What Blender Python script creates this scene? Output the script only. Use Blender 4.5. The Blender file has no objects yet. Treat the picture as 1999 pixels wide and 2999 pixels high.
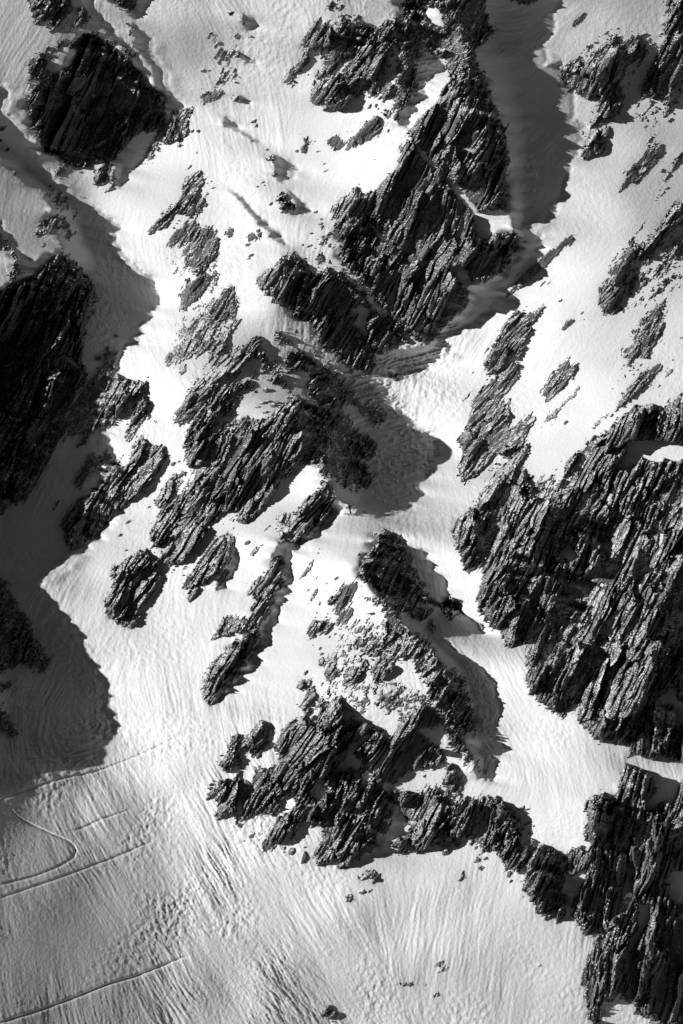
import bpy, math, random
import numpy as np

# ------------------------------------------------------------------ camera, sky, sun, exposure
scene = bpy.context.scene
COL = scene.collection
PITCH = math.radians(25.0)            # the camera looks down across the valley onto the face
DIST = 500.0                          # metres to the middle of the face
KPX = 0.05                            # metres per photograph pixel at that distance
FWD = np.array([0.0, math.cos(PITCH), -math.sin(PITCH)])
UPV = np.array([0.0, math.sin(PITCH), math.cos(PITCH)])
RGT = np.array([1.0, 0.0, 0.0])
CEN = np.array([0.0, 0.0, 120.0])
CAMP = CEN - FWD * DIST
cam_d = bpy.data.cameras.new('camera')
cam = bpy.data.objects.new('camera', cam_d)
COL.objects.link(cam)
cam.location = CAMP
cam.rotation_euler = (math.radians(90) - PITCH, 0, 0)
cam_d.sensor_fit = 'VERTICAL'
cam_d.sensor_height = 24.0
cam_d.lens = 24.0 * DIST / (2999 * KPX)
cam_d.clip_start = 1.0
cam_d.clip_end = 5000.0
scene.camera = cam

EL = math.radians(35.0)               # sun height above the picture plane
AZ = math.radians(14.0)               # shadows fall to the right and this much downwards
TE, CE, SE = math.tan(EL), math.cos(EL), math.sin(EL)
S = -RGT * math.cos(AZ) * CE + UPV * math.sin(AZ) * CE - FWD * SE   # towards the sun
sun_el = math.asin(S[2])
sun_rot = math.atan2(S[0], S[1])
world = bpy.data.worlds.new("World")
scene.world = world
world.use_nodes = True
nt = world.node_tree
nt.nodes.clear()
sky = nt.nodes.new('ShaderNodeTexSky')
sky.sky_type = 'NISHITA'
sky.sun_disc = False
sky.sun_elevation = sun_el
sky.sun_rotation = sun_rot
sky.altitude = 3500
sky.dust_density = 0.2
sky.air_density = 0.7
sky.ozone_density = 3.0
bw = nt.nodes.new('ShaderNodeSeparateColor')      # black and white film behind a red filter: blue sky turns dark
bg = nt.nodes.new('ShaderNodeBackground')
bg.inputs['Strength'].default_value = 0.05
wo = nt.nodes.new('ShaderNodeOutputWorld')
nt.links.new(sky.outputs['Color'], bw.inputs['Color'])
nt.links.new(bw.outputs['Red'], bg.inputs['Color'])
nt.links.new(bg.outputs['Background'], wo.inputs['Surface'])
sun_d = bpy.data.lights.new('sun', 'SUN')
sun_d.energy = 5.0
sun_d.angle = math.radians(0.5)
sun_d.color = (1.0, 1.0, 1.0)         # the photograph is black and white
sun = bpy.data.objects.new('sun', sun_d)
COL.objects.link(sun)
import mathutils
sun.rotation_euler = mathutils.Vector(S).to_track_quat('Z', 'Y').to_euler()
scene.view_settings.view_transform = 'Standard'
scene.view_settings.look = 'None'
scene.view_settings.gamma = 1.0
scene.view_settings.exposure = -0.17
scene.view_settings.use_curve_mapping = False
scene.cycles.max_bounces = 5
scene.cycles.diffuse_bounces = 1
# ------------------------------------------------------------------ survey of the face
# map sheets: origin (x, y) and scale, in photograph pixels
TILES = {'A': (0, 0, 2.24), 'B': (650, 0, 2.24), 'C': (1299, 0, 2.24), 'D': (0, 650, 2.24), 'E': (650, 650, 2.24),
         'F': (1299, 650, 2.24), 'G': (0, 1300, 2.24), 'H': (650, 1300, 2.24), 'I': (1299, 1300, 2.24),
         'J': (0, 1950, 2.24), 'K': (600, 1950, 2.24), 'L': (1299, 1950, 2.24), 'M': (1199, 2299, 1.96),
         'N': (0, 2299, 2.24), 'O': (0, 0, 1.0)}

def pts(s):
    out, t = [], None
    for w in s.split():
        if w in TILES:
            t = TILES[w]
        else:
            x, y = w.split(',')
            out.append((t[0] + float(x) / t[2], t[1] + float(y) / t[2]))
    return np.array(out)

# crags: name | label | strata angle | relief height | then one line per outline, "cover: points"
CRAGS = '''
rock_splinters|loose maze of small dark rocks in the snow above the lower buttress|57|.9
.44: H 760,1180 830,1140 960,1150 1060,1200 1100,1350 1050,1450 960,1510 900,1500 820,1490 740,1550 670,1540 620,1420 750,1330
.42: K 760,150 900,60 1080,100 1080,300 1000,350 940,330 910,210 830,200 780,240 740,300 700,300
.46: K 1100,140 1300,100 1480,200 1440,260 1300,340 1200,330 1110,260
rock_splinters|sparse dark splinters on the high snow round the triangular crag|54|.7
.36: F 1180,120 1330,80 1420,200 1568,150 1568,420 1450,520 1300,560 1180,600 1100,620 990,560 1000,430 1090,260
.36: F 1230,650 1400,560 1480,560 1450,800 1300,950 1170,960 1150,860
rock_splinters|sparse splinters trailing round the folded crag high on the snow|57|.7
.36: C 900,320 1100,180 1350,220 1420,330 1300,470 1200,640 1150,800 1020,930 880,900 960,760 900,650
.34: C 1280,640 1500,600 1568,650 1500,800 1330,850 1230,800
rock_splinters|broken rock bits between the ribs of the left central slope|56|.7
.34: D 1200,-20 1420,0 1460,200 1420,420 1568,420 1568,640 1300,900 1060,970 1140,700 1180,420 1060,190
rock_splinters|speckled rocks among the snow pockets of the upper broken crag|58|.9
.42: B 560,200 800,80 980,160 1200,100 1180,700 960,650 640,720 580,560 640,400 640,330
rock_crag|ragged dark crag at the top edge above the great black pyramid|60|1
.75: A 195,-60 180,60 205,95 170,135 225,110 235,160 265,145 290,130 320,150 330,190 310,225 345,220 375,170 400,160 430,110 440,60 480,10 500,-60
rock_crag|slim leaning crag between two snow strips just above the black pyramid|60|1
.7: A 520,40 550,70 590,130 580,150 520,190 480,190 460,160 500,110 500,60
rock_pyramid|great black pyramid of rock wholly in shade in the upper corner|62|1.2
.5: A 320,270 250,340 180,410 140,490 175,480 150,560 190,570 180,660 270,610 330,590 400,550 420,470 330,450 320,420 370,360 430,300 410,260
.97: A 560,205 500,260 430,290 470,330 500,330 480,400 420,470 350,560 270,620 200,610 178,680 195,740 240,850 270,930 290,1015 380,990 420,1020 460,1080 510,1090 580,1080 640,1050 700,1040 740,1080 745,1020 810,990 880,900 950,860 1000,850 1040,880 1075,860 1070,760 1085,680 1040,600 960,530 905,540 895,470 850,420 830,380 760,350 700,290 640,240 610,230
rock_outcrop|squat rock knob under the foot of the black pyramid|60|1
.85: A 660,1090 610,1150 605,1220 700,1210 680,1280 760,1230 750,1110 700,1080
rock_outcrop|little split rock below the left foot of the black pyramid|60|.8
.8: A 380,1090 350,1130 375,1165 420,1150 410,1110
rock_rib|snow-dusted rib of broken rock along the arete above the black pyramid|130|1
.45: A 600,130 650,170 700,170 760,260 850,255 900,300 920,360 860,400 890,460 830,380 790,310 700,240 640,190
.45: A 985,430 1010,470 1040,560 1080,650 1040,600 990,520 950,480
rock_crag|dark notched crag at the top edge over the upper snowfield|60|1.4
.85: A 740,-60 760,30 820,50 850,90 885,50 920,-60
.8: A 820,140 835,210 855,245 885,220 860,170
rock_crag|cluster of shattered ribs spilling from the pyramid's lower corner|62|1
.62: A 1190,690 1150,710 1110,760 1080,860 1000,940 950,1010 940,1070 980,1080 1000,1030 1060,950 1130,930 1160,950 1170,1010 1200,950 1230,870 1260,860 1230,800 1290,710 1240,690
rock_rib|long thin rib pointing down like a spear on the white upper slope|48|.8
.9: A 1250,1140 1185,1190 1210,1240 1190,1290 1110,1370 1030,1440 955,1530 990,1535 1060,1500 1130,1420 1200,1350 1260,1290 1300,1240 1340,1190 1300,1130
.8: A 1350,1300 1300,1320 1240,1340 1180,1420 1230,1420 1290,1380 1340,1390
.8: A 1270,1055 1200,1120 1230,1115 1260,1080
rock_rib|small dark sliver above the spear-shaped rib|55|.7
.9: A 1308,962 1265,1025 1300,1010
rock_rib|mottled band of boulders running down the middle of the top snowfield|80|1.2
.6: A 1360,180 1430,240 1470,320 1540,330 1510,380 1440,380 1450,440 1490,480 1475,560 1440,580 1420,540 1440,470 1400,400 1385,300
.5: B -30,300 20,330 40,400 80,440 110,500 115,555 75,560 40,520 0,470 -40,400
rock_outcrop|low ragged ledge at the lower end of the boulder band|25|.9
.8: A 1440,580 1475,600 1430,650 1340,685 1305,655 1330,600 1400,600
rock_crag|upper broken crag crowned by a smooth snow cap near the top edge|58|1.3
.6: B 745,-60 700,45 665,105 720,90 790,80 800,60 790,0 790,-60
.9: B 640,90 600,160 560,205 520,270 490,330 550,300 575,340 620,330 660,290 680,200 640,185 600,190 650,110
.92: B 555,310 515,375 495,445 430,460 405,540 420,560 510,475 575,385 560,340
.9: B 800,90 740,150 690,200 660,290 700,320 690,370 680,430 625,470 630,510 720,460 740,430 780,370 850,370 860,400 800,470 820,560 850,590 900,570 950,490 1000,400 1000,250 985,170 960,145 900,190 820,200 790,170 800,110
.92: B 700,500 650,530 640,560 655,670 670,710 750,720 800,715 830,680 890,630 850,600 800,580 780,560 790,510 740,480
.95: B 620,555 580,590 575,650 590,695 650,670 655,600 640,560
.8: B 610,518 588,530 595,552 628,548
.8: B 1055,145 1015,190 1030,230 1020,330 1000,400 960,470 940,540 880,610 960,620 970,650 1020,630 1100,610 1130,560 1080,520 1050,480 1070,430 1070,370 1120,300 1180,270 1080,280 1100,230 1150,170 1100,160
.72: B 1190,20 1240,100 1260,200 1340,210 1320,300 1290,430 1260,560 1240,650 1190,680 1160,800 1120,820 1100,790 1020,750 1080,710 1130,690 1130,620 1160,560 1150,480 1170,380 1160,330 1190,260 1150,180 1200,110
rock_outcrop|lone slab of rock on the snow shelf under the snow-capped crag|45|1
.95: B 990,765 930,820 880,880 820,930 815,1000 850,960 930,940 1000,900 1060,820 1010,780
rock_outcrop|middle one of three small rocks in a line across the snow shelf|55|.9
.9: B 755,880 690,915 685,950 735,960 715,997 790,970 800,930 775,900
rock_outcrop|narrow cleft rock at the far end of the snow shelf|65|.9
.85: B 530,890 520,915 545,940 510,970 515,1010 550,1010 580,940 570,900
rock_summit|shattered snow-speckled summit rocks beside the dark couloir head|60|1.2
.72: B 1190,-60 1190,30 1240,90 1330,200 1370,330 1420,380 1460,450 1500,500 C 60,560 200,640 310,620 260,480 220,410 190,340 290,270 340,200 300,130 280,40 330,-60
.9: C 400,-60 470,20 600,35 640,-60
rock_wall|huge grey rock tower with a thin snow arete above the right-hand couloir|66|1.5
.95: B 1430,640 1290,790 1220,870 1270,920 1300,960 1410,1110 1480,1170 1560,1290 C 230,1400 290,1375 430,1390 400,1180 430,1060 415,930 380,830 340,720 310,620 200,640 60,560 B 1500,500 1450,540
.97: B 1210,920 1160,990 1160,1080 1090,1150 1030,1220 960,1270 890,1300 895,1220 830,1260 720,1340 710,1370 730,1450 E 730,0 760,60 800,130 760,210 830,310 880,340 920,410 990,470 1060,560 1110,610 1200,710 1280,780 1330,800 1370,790 1450,690 1520,650 F 0,680 60,650 80,600 140,590 160,540 150,420 20,310 E 1480,310 1430,200 1370,110 B 1440,1250 1410,1110 1300,960
.9: B 1410,1110 1440,1250 E 1370,110 1430,200 1480,310 F 20,310 130,330 150,400 270,405 340,350 420,270 450,200 490,150 480,50 430,80 340,60 290,110 220,100 210,0 C 230,1400 20,1170 B 1480,1170
rock_crag|broad folded crag right of the couloir head with black overhang|62|1.6
.93: C 1110,300 1060,340 960,400 900,440 850,500 830,570 860,610 890,610 930,665 1000,620 1020,670 1010,740 960,835 1020,790 1100,770 1190,680 1180,620 1150,600 1170,520 1200,430 1290,390 1340,340 1300,280 1230,320 1200,340 1160,300
.85: C 915,330 880,370 810,400 790,440 750,460 760,540 790,600 830,600 850,500 890,430
.7: C 1140,155 1110,200 1090,270 980,330 1030,330 1120,290 1140,240
.5: C 1200,235 1290,235 1310,280 1350,300 1385,320 1330,350 1240,310
rock_outcrop|pair of blocky rocks hanging below the folded crag|58|1.1
.9: C 1010,840 960,870 910,950 905,1045 950,1045 1020,1010 1060,960 1070,920 1010,940 1000,890 1020,860
.8: C 1080,820 1030,880 1020,910 1095,890 1090,850
rock_rib|thin dark blade of rock alone on the high snow beside the couloir|50|.8
.92: C 962,40 900,90 850,140 845,170 880,150 930,90
rock_crag|tall crag clinging to the picture's upper right border|62|1.4
.8: C 1455,-60 1470,80 1500,80 1450,130 1440,180 1460,240 1420,300 1400,380 1350,440 1330,520 1290,610 1300,655 1340,620 1360,680 1420,620 1440,700 1500,680 1568,600 1660,560 1660,-60
rock_rib|scatter of short streaky ribs under the tall border crag|58|.7
.4: C 1400,680 1350,690 1270,770 1270,800 1330,805 1380,740
.7: C 1500,690 1450,730 1440,775 1480,750
rock_rib|drooping rib tapering to a long tail on the high right snow|52|1.1
.88: C 1390,870 1350,900 1340,960 1290,1040 1210,1090 1190,1160 1150,1250 1115,1320 1170,1240 1250,1220 1280,1170 1350,1110 1440,1010 1465,960 1440,945 1380,980 1360,920
rock_rib|slanting rib cut off by the border beside the drooping rib|55|1
.85: C 1650,930 1568,1000 1530,1030 1490,1110 1440,1160 1440,1200 1480,1150 1568,1060 1650,1010
.75: C 1500,1165 1460,1220 1400,1290 1375,1345 1430,1280 1480,1220
rock_rib|hair-thin crack of rock slanting down the open snow|52|.7
.7: C 1360,1405 1280,1490 1220,1568 F 1240,80 1185,180 1215,160 1270,80 1320,0
rock_crag|long ragged crag slanting in from the border at mid height|55|1.3
.88: C 1650,1230 1568,1310 1510,1350 1440,1430 1400,1500 F 1400,70 1340,130 1290,180 1270,250 1310,290 1360,270 1400,180 1450,110 1500,70 1568,10 1650,-20
.62: F 1650,-20 1568,90 1520,70 1500,150 1440,170 1440,230 1400,280 1390,330 1340,350 1300,400 1330,400 1400,340 1410,400 1390,490 1450,400 1500,300 1568,180 1650,100
rock_crag|rough triangular crag studded with snow on the wide right slope|52|1.1
.85: F 1270,160 1190,200 1120,290 1080,370 1020,450 1000,510 1025,550 1030,600 1060,605 1110,560 1160,500 1200,400 1170,390 1200,300 1240,230 1280,190
.6: F 1330,300 1220,370 1210,420 1250,410 1310,400 1340,340
.85: F 1180,530 1110,570 1105,605 1160,570
.4: F 1260,440 1200,480 1160,520 1180,530 1240,480
rock_rib|feathered rib of parallel slabs below the triangular crag|56|1
.85: F 1450,505 1410,520 1370,580 1300,620 1285,670 1330,640 1370,600 1380,640 1330,670 1280,740 1240,800 1180,890 1210,870 1190,960 1240,900 1300,860 1350,790 1400,760 1440,690 1410,660 1440,570
.8: F 1370,790 1310,830 1285,915 1330,880
.8: F 1290,680 1250,740 1230,795 1280,740
rock_rib|hooked dark rib with a small snow hole on the right slope|52|1.1
.92: F 1430,930 1390,940 1340,970 1290,990 1240,1050 1190,1110 1150,1170 1130,1240 1160,1220 1210,1160 1290,1110 1330,1060 1400,1000 1440,960
.7: F 1505,950 1450,980 1460,1030 1500,980
.7: F 1430,1020 1400,1080 1330,1110 1310,1140 1360,1110 1425,1085
rock_outcrop|small oval rock between the feathered rib and the hooked rib|50|.8
.95: F 1195,990 1140,1030 1145,1050 1190,1020
rock_outcrop|lone arrowhead rock in the middle of the wide right slope|50|.9
.92: F 850,620 800,640 765,720 800,710 870,640
rock_rib|long unbroken rib bordering the shaded couloir on its right|50|1
.93: F 870,90 820,90 760,140 690,190 620,250 550,310 470,390 400,510 430,490 470,440 480,480 530,410 600,350 680,280 750,210 830,150 875,100
rock_rib|upper of two big slabby ribs right of the bright couloir|52|1
.9: F 665,560 640,540 580,610 480,600 400,660 365,725 380,740 320,810 280,880 245,940 260,960 300,910 280,990 300,1010 360,960 440,890 480,840 550,750 580,690 600,640 650,600
.85: F 540,800 490,840 465,890 500,880
.8: F 525,538 470,580 400,650 450,620 500,575
rock_crag|broad sloping slab crag below the upper rib right of the bright couloir|52|1.1
.95: F 480,920 440,940 360,990 290,1060 190,1160 185,1200 170,1260 150,1280 160,1310 90,1450 130,1460 110,1540 I 130,50 100,190 120,240 200,210 290,130 330,90 400,60 470,0 F 500,1490 600,1300 600,1230 540,1270 440,1370 430,1300 440,1170 400,1200 340,1210 390,1130 480,1050 500,970
rock_rib|comb of narrow ribs in the centre of the bright right slope|52|.9
.78: F 880,935 840,940 820,900 760,930 700,990 700,1020 640,1080 625,1125 660,1100 650,1190 670,1210 740,1140 800,1060 870,980
rock_rib|slender broken rib below the comb of narrow ribs|48|.8
.8: F 915,1080 860,1080 840,1130 780,1180 700,1260 640,1310 640,1340 720,1280 790,1210 860,1140
rock_rib|tiny curved sliver beside the top of the sloping slab crag|50|.7
.85: F 243,1053 170,1120 107,1180 120,1192 160,1150
rock_rib|parallel splinters of rock above the nose of the great right wall|50|.9
.8: I 590,30 550,0 430,90 330,200 270,260 205,365 250,330 350,250 450,170 520,110 580,50
rock_rib|small sheaf of splinters at the upper lip of the great right wall|50|.8
.75: F 1095,1235 1040,1270 980,1330 950,1380 1000,1360 1060,1290
rock_wall|vast fluted rock wall filling the right side of the picture|63|1.7
.95: F 1650,1080 1568,1120 1510,1160 1470,1200 1430,1250 1390,1210 1320,1190 1240,1220 1190,1280 1140,1320 1060,1400 960,1440 900,1500 I 860,70 800,120 790,200 740,290 690,300 590,350 540,380 500,330 540,200 540,155 450,190 330,250 270,350 150,440 80,500 50,570 60,620 110,690 130,820 170,840 240,830 270,780 270,830 250,920 230,960 225,1060 290,1150 350,1240 390,1260 410,1340 450,1345 500,1280 540,1300 530,1450 L 545,0 550,130 600,230 680,270 740,315 790,320 840,280 890,240 885,350 910,400 970,440 1010,480 1050,490 1110,430 1120,530 1160,510 1250,400 1330,280 1400,300 1480,330 1660,430 1660,-1300
.5: I 540,240 600,200 740,170 750,240 600,350 530,370
rock_wall|steep dark rock wall falling to the lower right corner|76|1.6
.96: L 1250,400 1240,430 1210,560 1190,640 1160,740 1130,840 1100,880 1080,930 1060,900 1050,840 1010,880 970,850 920,890 920,930 970,960 940,1020 930,1050 940,1130 970,1190 950,1260 940,1360 M 1010,560 940,640 930,690 960,780 990,790 985,820 1010,870 1080,860 1050,940 1010,1020 985,1090 1000,1210 1020,1240 1010,1310 1040,1360 1100,1365 1100,1250 1060,1220 1100,1190 1170,1240 1230,1150 1220,1230 1290,1280 1350,1340 1490,1390 1490,1500 1700,1500 1700,-360 L 1330,240
rock_crag|dark crag in the left border above the shaded couloir|60|1
.6: A 270,1210 340,1230 420,1280 510,1370 540,1420 490,1440 440,1370 380,1360 300,1290
.75: D 250,0 200,80 215,110 290,80 320,70 380,20 420,90 440,150 400,180 470,120 500,80 460,10 430,-20 340,-40
.7: D 290,130 255,160 280,175 310,150
rock_crag|snow-plastered broken rocks at the left border|60|1
.55: D -100,30 0,70 70,120 110,200 160,330 90,390 30,370 60,330 90,270 60,210 0,190 -100,190
rock_wall|towering black rock wall on the left border with faint snow ledges|64|1.6
.85: D 400,190 460,230 520,300 600,400 650,500 590,570 600,650 525,740 400,760 200,640 0,560 -120,500 -120,420 0,470 60,420 150,375 200,380 280,320 320,250
.96: D -120,480 0,560 200,640 400,760 525,740 540,800 540,900 570,1010 480,1150 430,1260 440,1340 400,1430 330,1530 G 340,100 270,200 210,310 170,360 100,380 30,360 0,340 -120,340
rock_rib|shadowed broken rib beside the towering black wall|58|1.1
.66: D 690,870 640,1000 560,1060 530,1120 480,1160 440,1330 430,1400 530,1400 490,1500 560,1470 600,1390 660,1330 690,1180 740,990 780,890
.6: D 600,885 650,890 690,860 700,820 720,840 710,880 640,910
.7: G 600,60 510,180 460,290 530,280 600,180 700,130 760,60 720,60 640,90
rock_crag|jagged snow-topped crag where the left shade meets the sun|58|1.2
.92: D 760,980 720,1100 690,1200 660,1340 720,1350 780,1270 860,1150 920,1090 960,1110 940,1060 880,1040 800,1030
.88: D 990,1150 930,1120 890,1200 860,1270 830,1380 780,1440 850,1450 900,1360 950,1300 1030,1330 1000,1270 960,1230 1000,1180
rock_rib|long layered rib half in shade and half in sun on the left|57|1.2
.93: D 850,1470 930,1390 960,1450 1030,1460 1100,1530 G 1100,90 1060,150 990,240 870,370 800,430 710,490 600,635 570,600 540,680 490,690 450,660 440,610 400,570 395,500 480,400 600,320 690,210 760,90 790,170 860,120 850,60 900,0 D 930,1530
rock_outcrop|small rocks left of the central crag's upper foot|55|.9
.75: G 1210,170 1130,200 1090,260 1050,310 1000,370 1020,410 1080,390 1150,310 1220,220
rock_rib|top strand of the ladder of ribs on the central sunny slope|55|.9
.85: D 1290,-10 1250,0 1200,20 1140,60 1085,180 1120,150 1190,150 1250,90 1290,20
rock_rib|broad second strand of the ladder of ribs on the central slope|58|1
.95: D 1390,20 1340,30 1300,70 1230,150 1210,220 1240,270 1205,300 1250,310 1300,330 1370,270 1440,200 1420,170 1410,100
rock_rib|third strand of the ladder of ribs with a comb-like lower edge|56|.9
.9: D 1410,320 1370,330 1300,370 1210,430 1180,490 1200,580 1250,540 1330,460 1390,390 1445,350
rock_rib|wide fourth strand of the ladder of ribs holding a snow pocket|55|1.1
.85: D 1520,415 1480,450 1400,520 1350,540 1330,600 1260,650 1240,680 1155,740 1170,750 1240,730 1180,800 1100,860 1080,950 1140,920 1200,890 1260,880 1310,870 1390,800 1380,750 1420,700 1480,650 1568,600 E 60,620 110,560 120,530 70,500 70,410 D 1500,500
rock_rib|narrow fifth strand of the ladder of ribs above the central crag|50|.9
.88: D 1568,640 1480,710 1390,810 1350,930 1400,890 1500,780 E 0,800 60,720 135,640 70,660
rock_outcrop|little isolated rock below the ladder of ribs|55|.8
.9: D 1220,930 1170,960 1180,1015 1225,980
rock_rib|smooth rounded whaleback rib on the upper left of the central crag|52|1.1
.97: E 245,755 180,770 150,820 60,840 0,890 D 1470,880 1400,940 1300,1030 1200,1180 1150,1250 1140,1320 1170,1340 1290,1280 1350,1190 1450,1120 1540,1030 E 40,1050 110,980 180,900 250,860 260,790
rock_crag|massive central crag with a snowy terrace across its middle|60|1.5
.55: E 330,920 280,930 220,1000 100,1050 0,1130 D 1440,1140 1220,1340 1200,1490 1300,1440 1568,1200 E 80,1200 200,1140 280,1040 380,1070 470,1150 600,1250 430,1040 380,950
.96: E 470,1160 400,1200 250,1330 180,1290 100,1290 40,1310 0,1370 D 1568,1400 1540,1320 1400,1400 1300,1440 1210,1500 G 1210,80 1240,160 1290,180 1240,290 1170,340 1060,430 1010,530 980,580 985,640 1020,670 1100,620 1030,730 1060,780 1110,800 1190,790 1290,660 1430,490 1450,440 1568,415 H 120,460 50,480 60,515 150,515 210,480 300,380 400,250 480,150 530,110 620,140 660,200 720,220 700,100 620,0 E 640,1400 600,1250
.72: E 470,870 560,900 640,930 740,1000 830,1080 870,1130 900,1180 860,1220 800,1170 740,1150 850,1290 920,1380 990,1420 1020,1460 1000,1540 960,1550 900,1490 820,1420 880,1500 H 870,20 910,90 1020,240 1025,285 960,270 900,290 890,330 830,300 760,240 740,190 720,220 660,60 E 700,1450 640,1400 600,1260 620,1160 560,1100 570,1000 440,960 380,900 430,870
.88: E 880,1180 980,1190 1040,1240 1085,1290 1050,1340 980,1330 1030,1260 930,1265 870,1220
.85: E 345,710 400,740 440,790 430,810 370,800 340,760
.7: E 400,690 490,830 560,900 500,880 430,790
.5: E 240,850 300,850 330,920 280,960 220,900
rock_rib|thin broken rib running down the grey snow ramp right of the crest|130|.7
.34: E 480,680 600,800 700,890 760,990 900,1130 1060,1270 980,1200 850,1090 740,1000 620,900 540,790 430,700
rock_crag|dark blocky crag hanging below the cornice in the picture's centre|60|1.4
.94: E 425,205 360,260 270,330 215,380 250,440 330,500 400,560 470,600 510,650 590,640 600,680 620,740 700,830 750,880 800,940 880,980 970,1005 1015,970 960,870 900,740 840,600 880,560 900,540 960,560 1000,600 940,660 960,740 950,800 1000,860 1060,820 1140,860 1120,790 1080,760 1110,690 1180,780 1250,830 1230,790 1120,670 1040,620 940,490 860,410 830,370 770,350 720,360 650,310 600,350 540,320 500,250 460,190
rock_rib|speckled arete of small rocks between the blocky crag and the grey tower|130|.8
.42: E 600,210 680,180 720,250 800,320 870,400 960,490 1060,590 1110,620 1140,660 1060,600 900,460 800,370 720,300 640,260
.5: E 640,10 720,60 700,100 720,180 660,160 600,110 640,80
rock_outcrop|squat rock at the mouth of the shaded side gully|60|1.3
.85: E 1110,980 1080,990 1130,1050 1165,1055 1175,1010 1135,980
rock_outcrop|dark boulder cluster below the first cornice with a pointed shadow|60|2.2
.9: B 290,1020 270,1040 345,1065 355,1020 325,1015
.8: B 300,1120 320,1110 365,1150 330,1165
rock_outcrop|rounded boulder cluster with a fan of shadow under the cornice|60|2.4
.85: B 370,1240 335,1290 400,1310 370,1340 375,1400 430,1410 490,1380 500,1340 440,1310 450,1260
rock_outcrop|knobbly boulder on the crest with snow around its foot|60|1.4
.95: E 50,20 10,60 10,95 70,100 75,50
rock_outcrop|wide low boulder just above the cornice tip|60|1.1
.95: E 190,65 155,95 170,120 250,125 240,90
rock_outcrop|spiky tooth of rock throwing a blunt shadow at the top of the snowfield|70|2.6
.95: B 145,95 120,120 135,170 160,150
rock_outcrop|split boulder pair on the upper snowfield below the spiky tooth|70|1.6
.9: B 100,205 70,240 100,275 130,245
.8: B 180,230 145,240 165,255 200,250
rock_outcrop|pointed boulder throwing a long finger of shadow on the upper snowfield|70|2.6
.95: B 95,320 65,350 80,375 120,380 115,345
rock_outcrop|lowest pointed boulder of the upper snowfield with a thin dark shadow|70|2.4
.95: B 105,620 60,672 108,660
rock_crag|round-footed slab crag standing on the left snow fan|55|1.7
.95: G 880,720 830,760 780,800 740,790 720,860 755,870 740,950 700,1010 665,1070 720,1050 680,1110 720,1160 800,1220 840,1225 900,1180 890,1100 950,1050 1020,950 1050,900 1070,850 1030,790 980,740 940,700
rock_rib|tilted slab rib on the snow between the round-footed crag and the gully|56|1.1
.92: G 1480,560 1450,600 1380,640 1350,710 1310,760 1280,830 1220,870 1195,950 1230,960 1300,900 1340,860 1320,920 1380,870 1430,830 1500,740 1540,660 1520,590
.85: G 1520,770 1450,870 1400,950 1410,972 1450,930 1500,860
rock_outcrop|small lobe of rock at the foot of the tilted slab rib|56|.9
.92: G 1280,920 1260,960 1225,1010 1240,1045 1290,1000 1310,960
rock_rib|upper step of the zigzag rock chain left of the gully shadow|56|1
.93: H 390,740 320,750 310,820 260,890 200,910 155,975 220,980 230,1040 165,1080 200,1110 190,1160 220,1220 270,1180 330,1090 350,1010 300,1000 400,930 400,850 400,790
rock_rib|middle step of the zigzag rock chain breaking into short ledges|50|1
.75: G 1510,1110 1440,1160 1430,1210 1360,1300 1430,1270 1520,1240 H 130,1230 200,1200 160,1150 60,1115
rock_rib|lowest long fluted step of the zigzag rock chain|58|1.3
.9: H 210,1210 130,1280 60,1330 0,1380 -60,1430 J 1330,105 1325,190 1345,240 1380,258 1450,220 K 150,150 H 120,1500 130,1450 200,1370 260,1310 250,1250
rock_crag|fluted slab crag left of the skier under a smooth snow roof|46|1.3
.97: H 635,290 600,340 550,360 520,420 450,480 420,520 340,570 360,600 380,650 460,660 540,620 590,580 560,575 640,540 700,480 725,400 720,340 680,300
.9: H 430,445 360,480 290,530 285,555 400,500
.9: H 650,240 635,265 700,330 712,260
rock_outcrop|small bent rock on the snow below the central crag|58|.8
.9: H 230,660 185,720 200,740 260,665
rock_rib|long dart of rock on the white slope below the skier|56|.7
.92: H 605,740 560,800 490,910 540,870 580,820
rock_rib|needle-thin crack of rock below the long dart|55|.7
.8: H 655,820 600,895 630,880
rock_rib|short dart of rock under the needle-thin crack|62|.7
.85: H 632,928 570,1000 580,1035 630,980
.8: H 550,1000 520,1040 545,1030
rock_rib|wedge of layered slabs on the white slope below the skier|55|.9
.93: H 830,900 780,930 740,990 695,1035 730,1040 720,1130 780,1090 850,1010 880,960 900,920
.9: H 850,1060 790,1090 750,1150 750,1200 820,1150 860,1110
rock_outcrop|twin blocky rocks below the wedge of layered slabs|60|.9
.9: H 600,1150 555,1220 570,1290 600,1280 620,1190
.9: H 680,1140 630,1170 620,1240 680,1250 730,1220 720,1170
rock_crag|black overhanging crag on the ridge below and right of the skier|62|1.4
.62: H 1010,700 1080,720 1160,850 1230,900 1330,1000 1330,940 1260,830 1230,740 1190,620 1140,580 1080,560 1020,545 990,580 1000,650
.97: H 985,710 930,750 875,790 890,850 960,890 1030,960 1060,1030 1110,1070 1190,1110 1280,1120 1310,1160 1370,1110 1370,1050 1330,1010 1230,900 1160,850 1080,720
rock_rib|shattered snow-laced ridge rocks in the middle of the lower buttress|55|1.1
.75: H 990,990 930,1005 890,1020 960,1040 1040,1050 1080,1120 1060,1180 1080,1200 1030,1260 960,1310 920,1280 870,1290 830,1270 860,1310 930,1370 1000,1320 1060,1310 1130,1310 1100,1360 1060,1430 1000,1430 970,1480 980,1550 1060,1500 1130,1440 1150,1400 1200,1390 1270,1440 1300,1500 1400,1568 1540,1568 1450,1440 1360,1330 1310,1250 1230,1240 1150,1140 1100,1080 1030,1000
rock_outcrop|large half-buried boulder in the shaded gully mouth|60|2
.92: H 1480,1015 1420,1045 1430,1080 1510,1145 1550,1130 1560,1100 1530,1050 1510,1020
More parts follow.
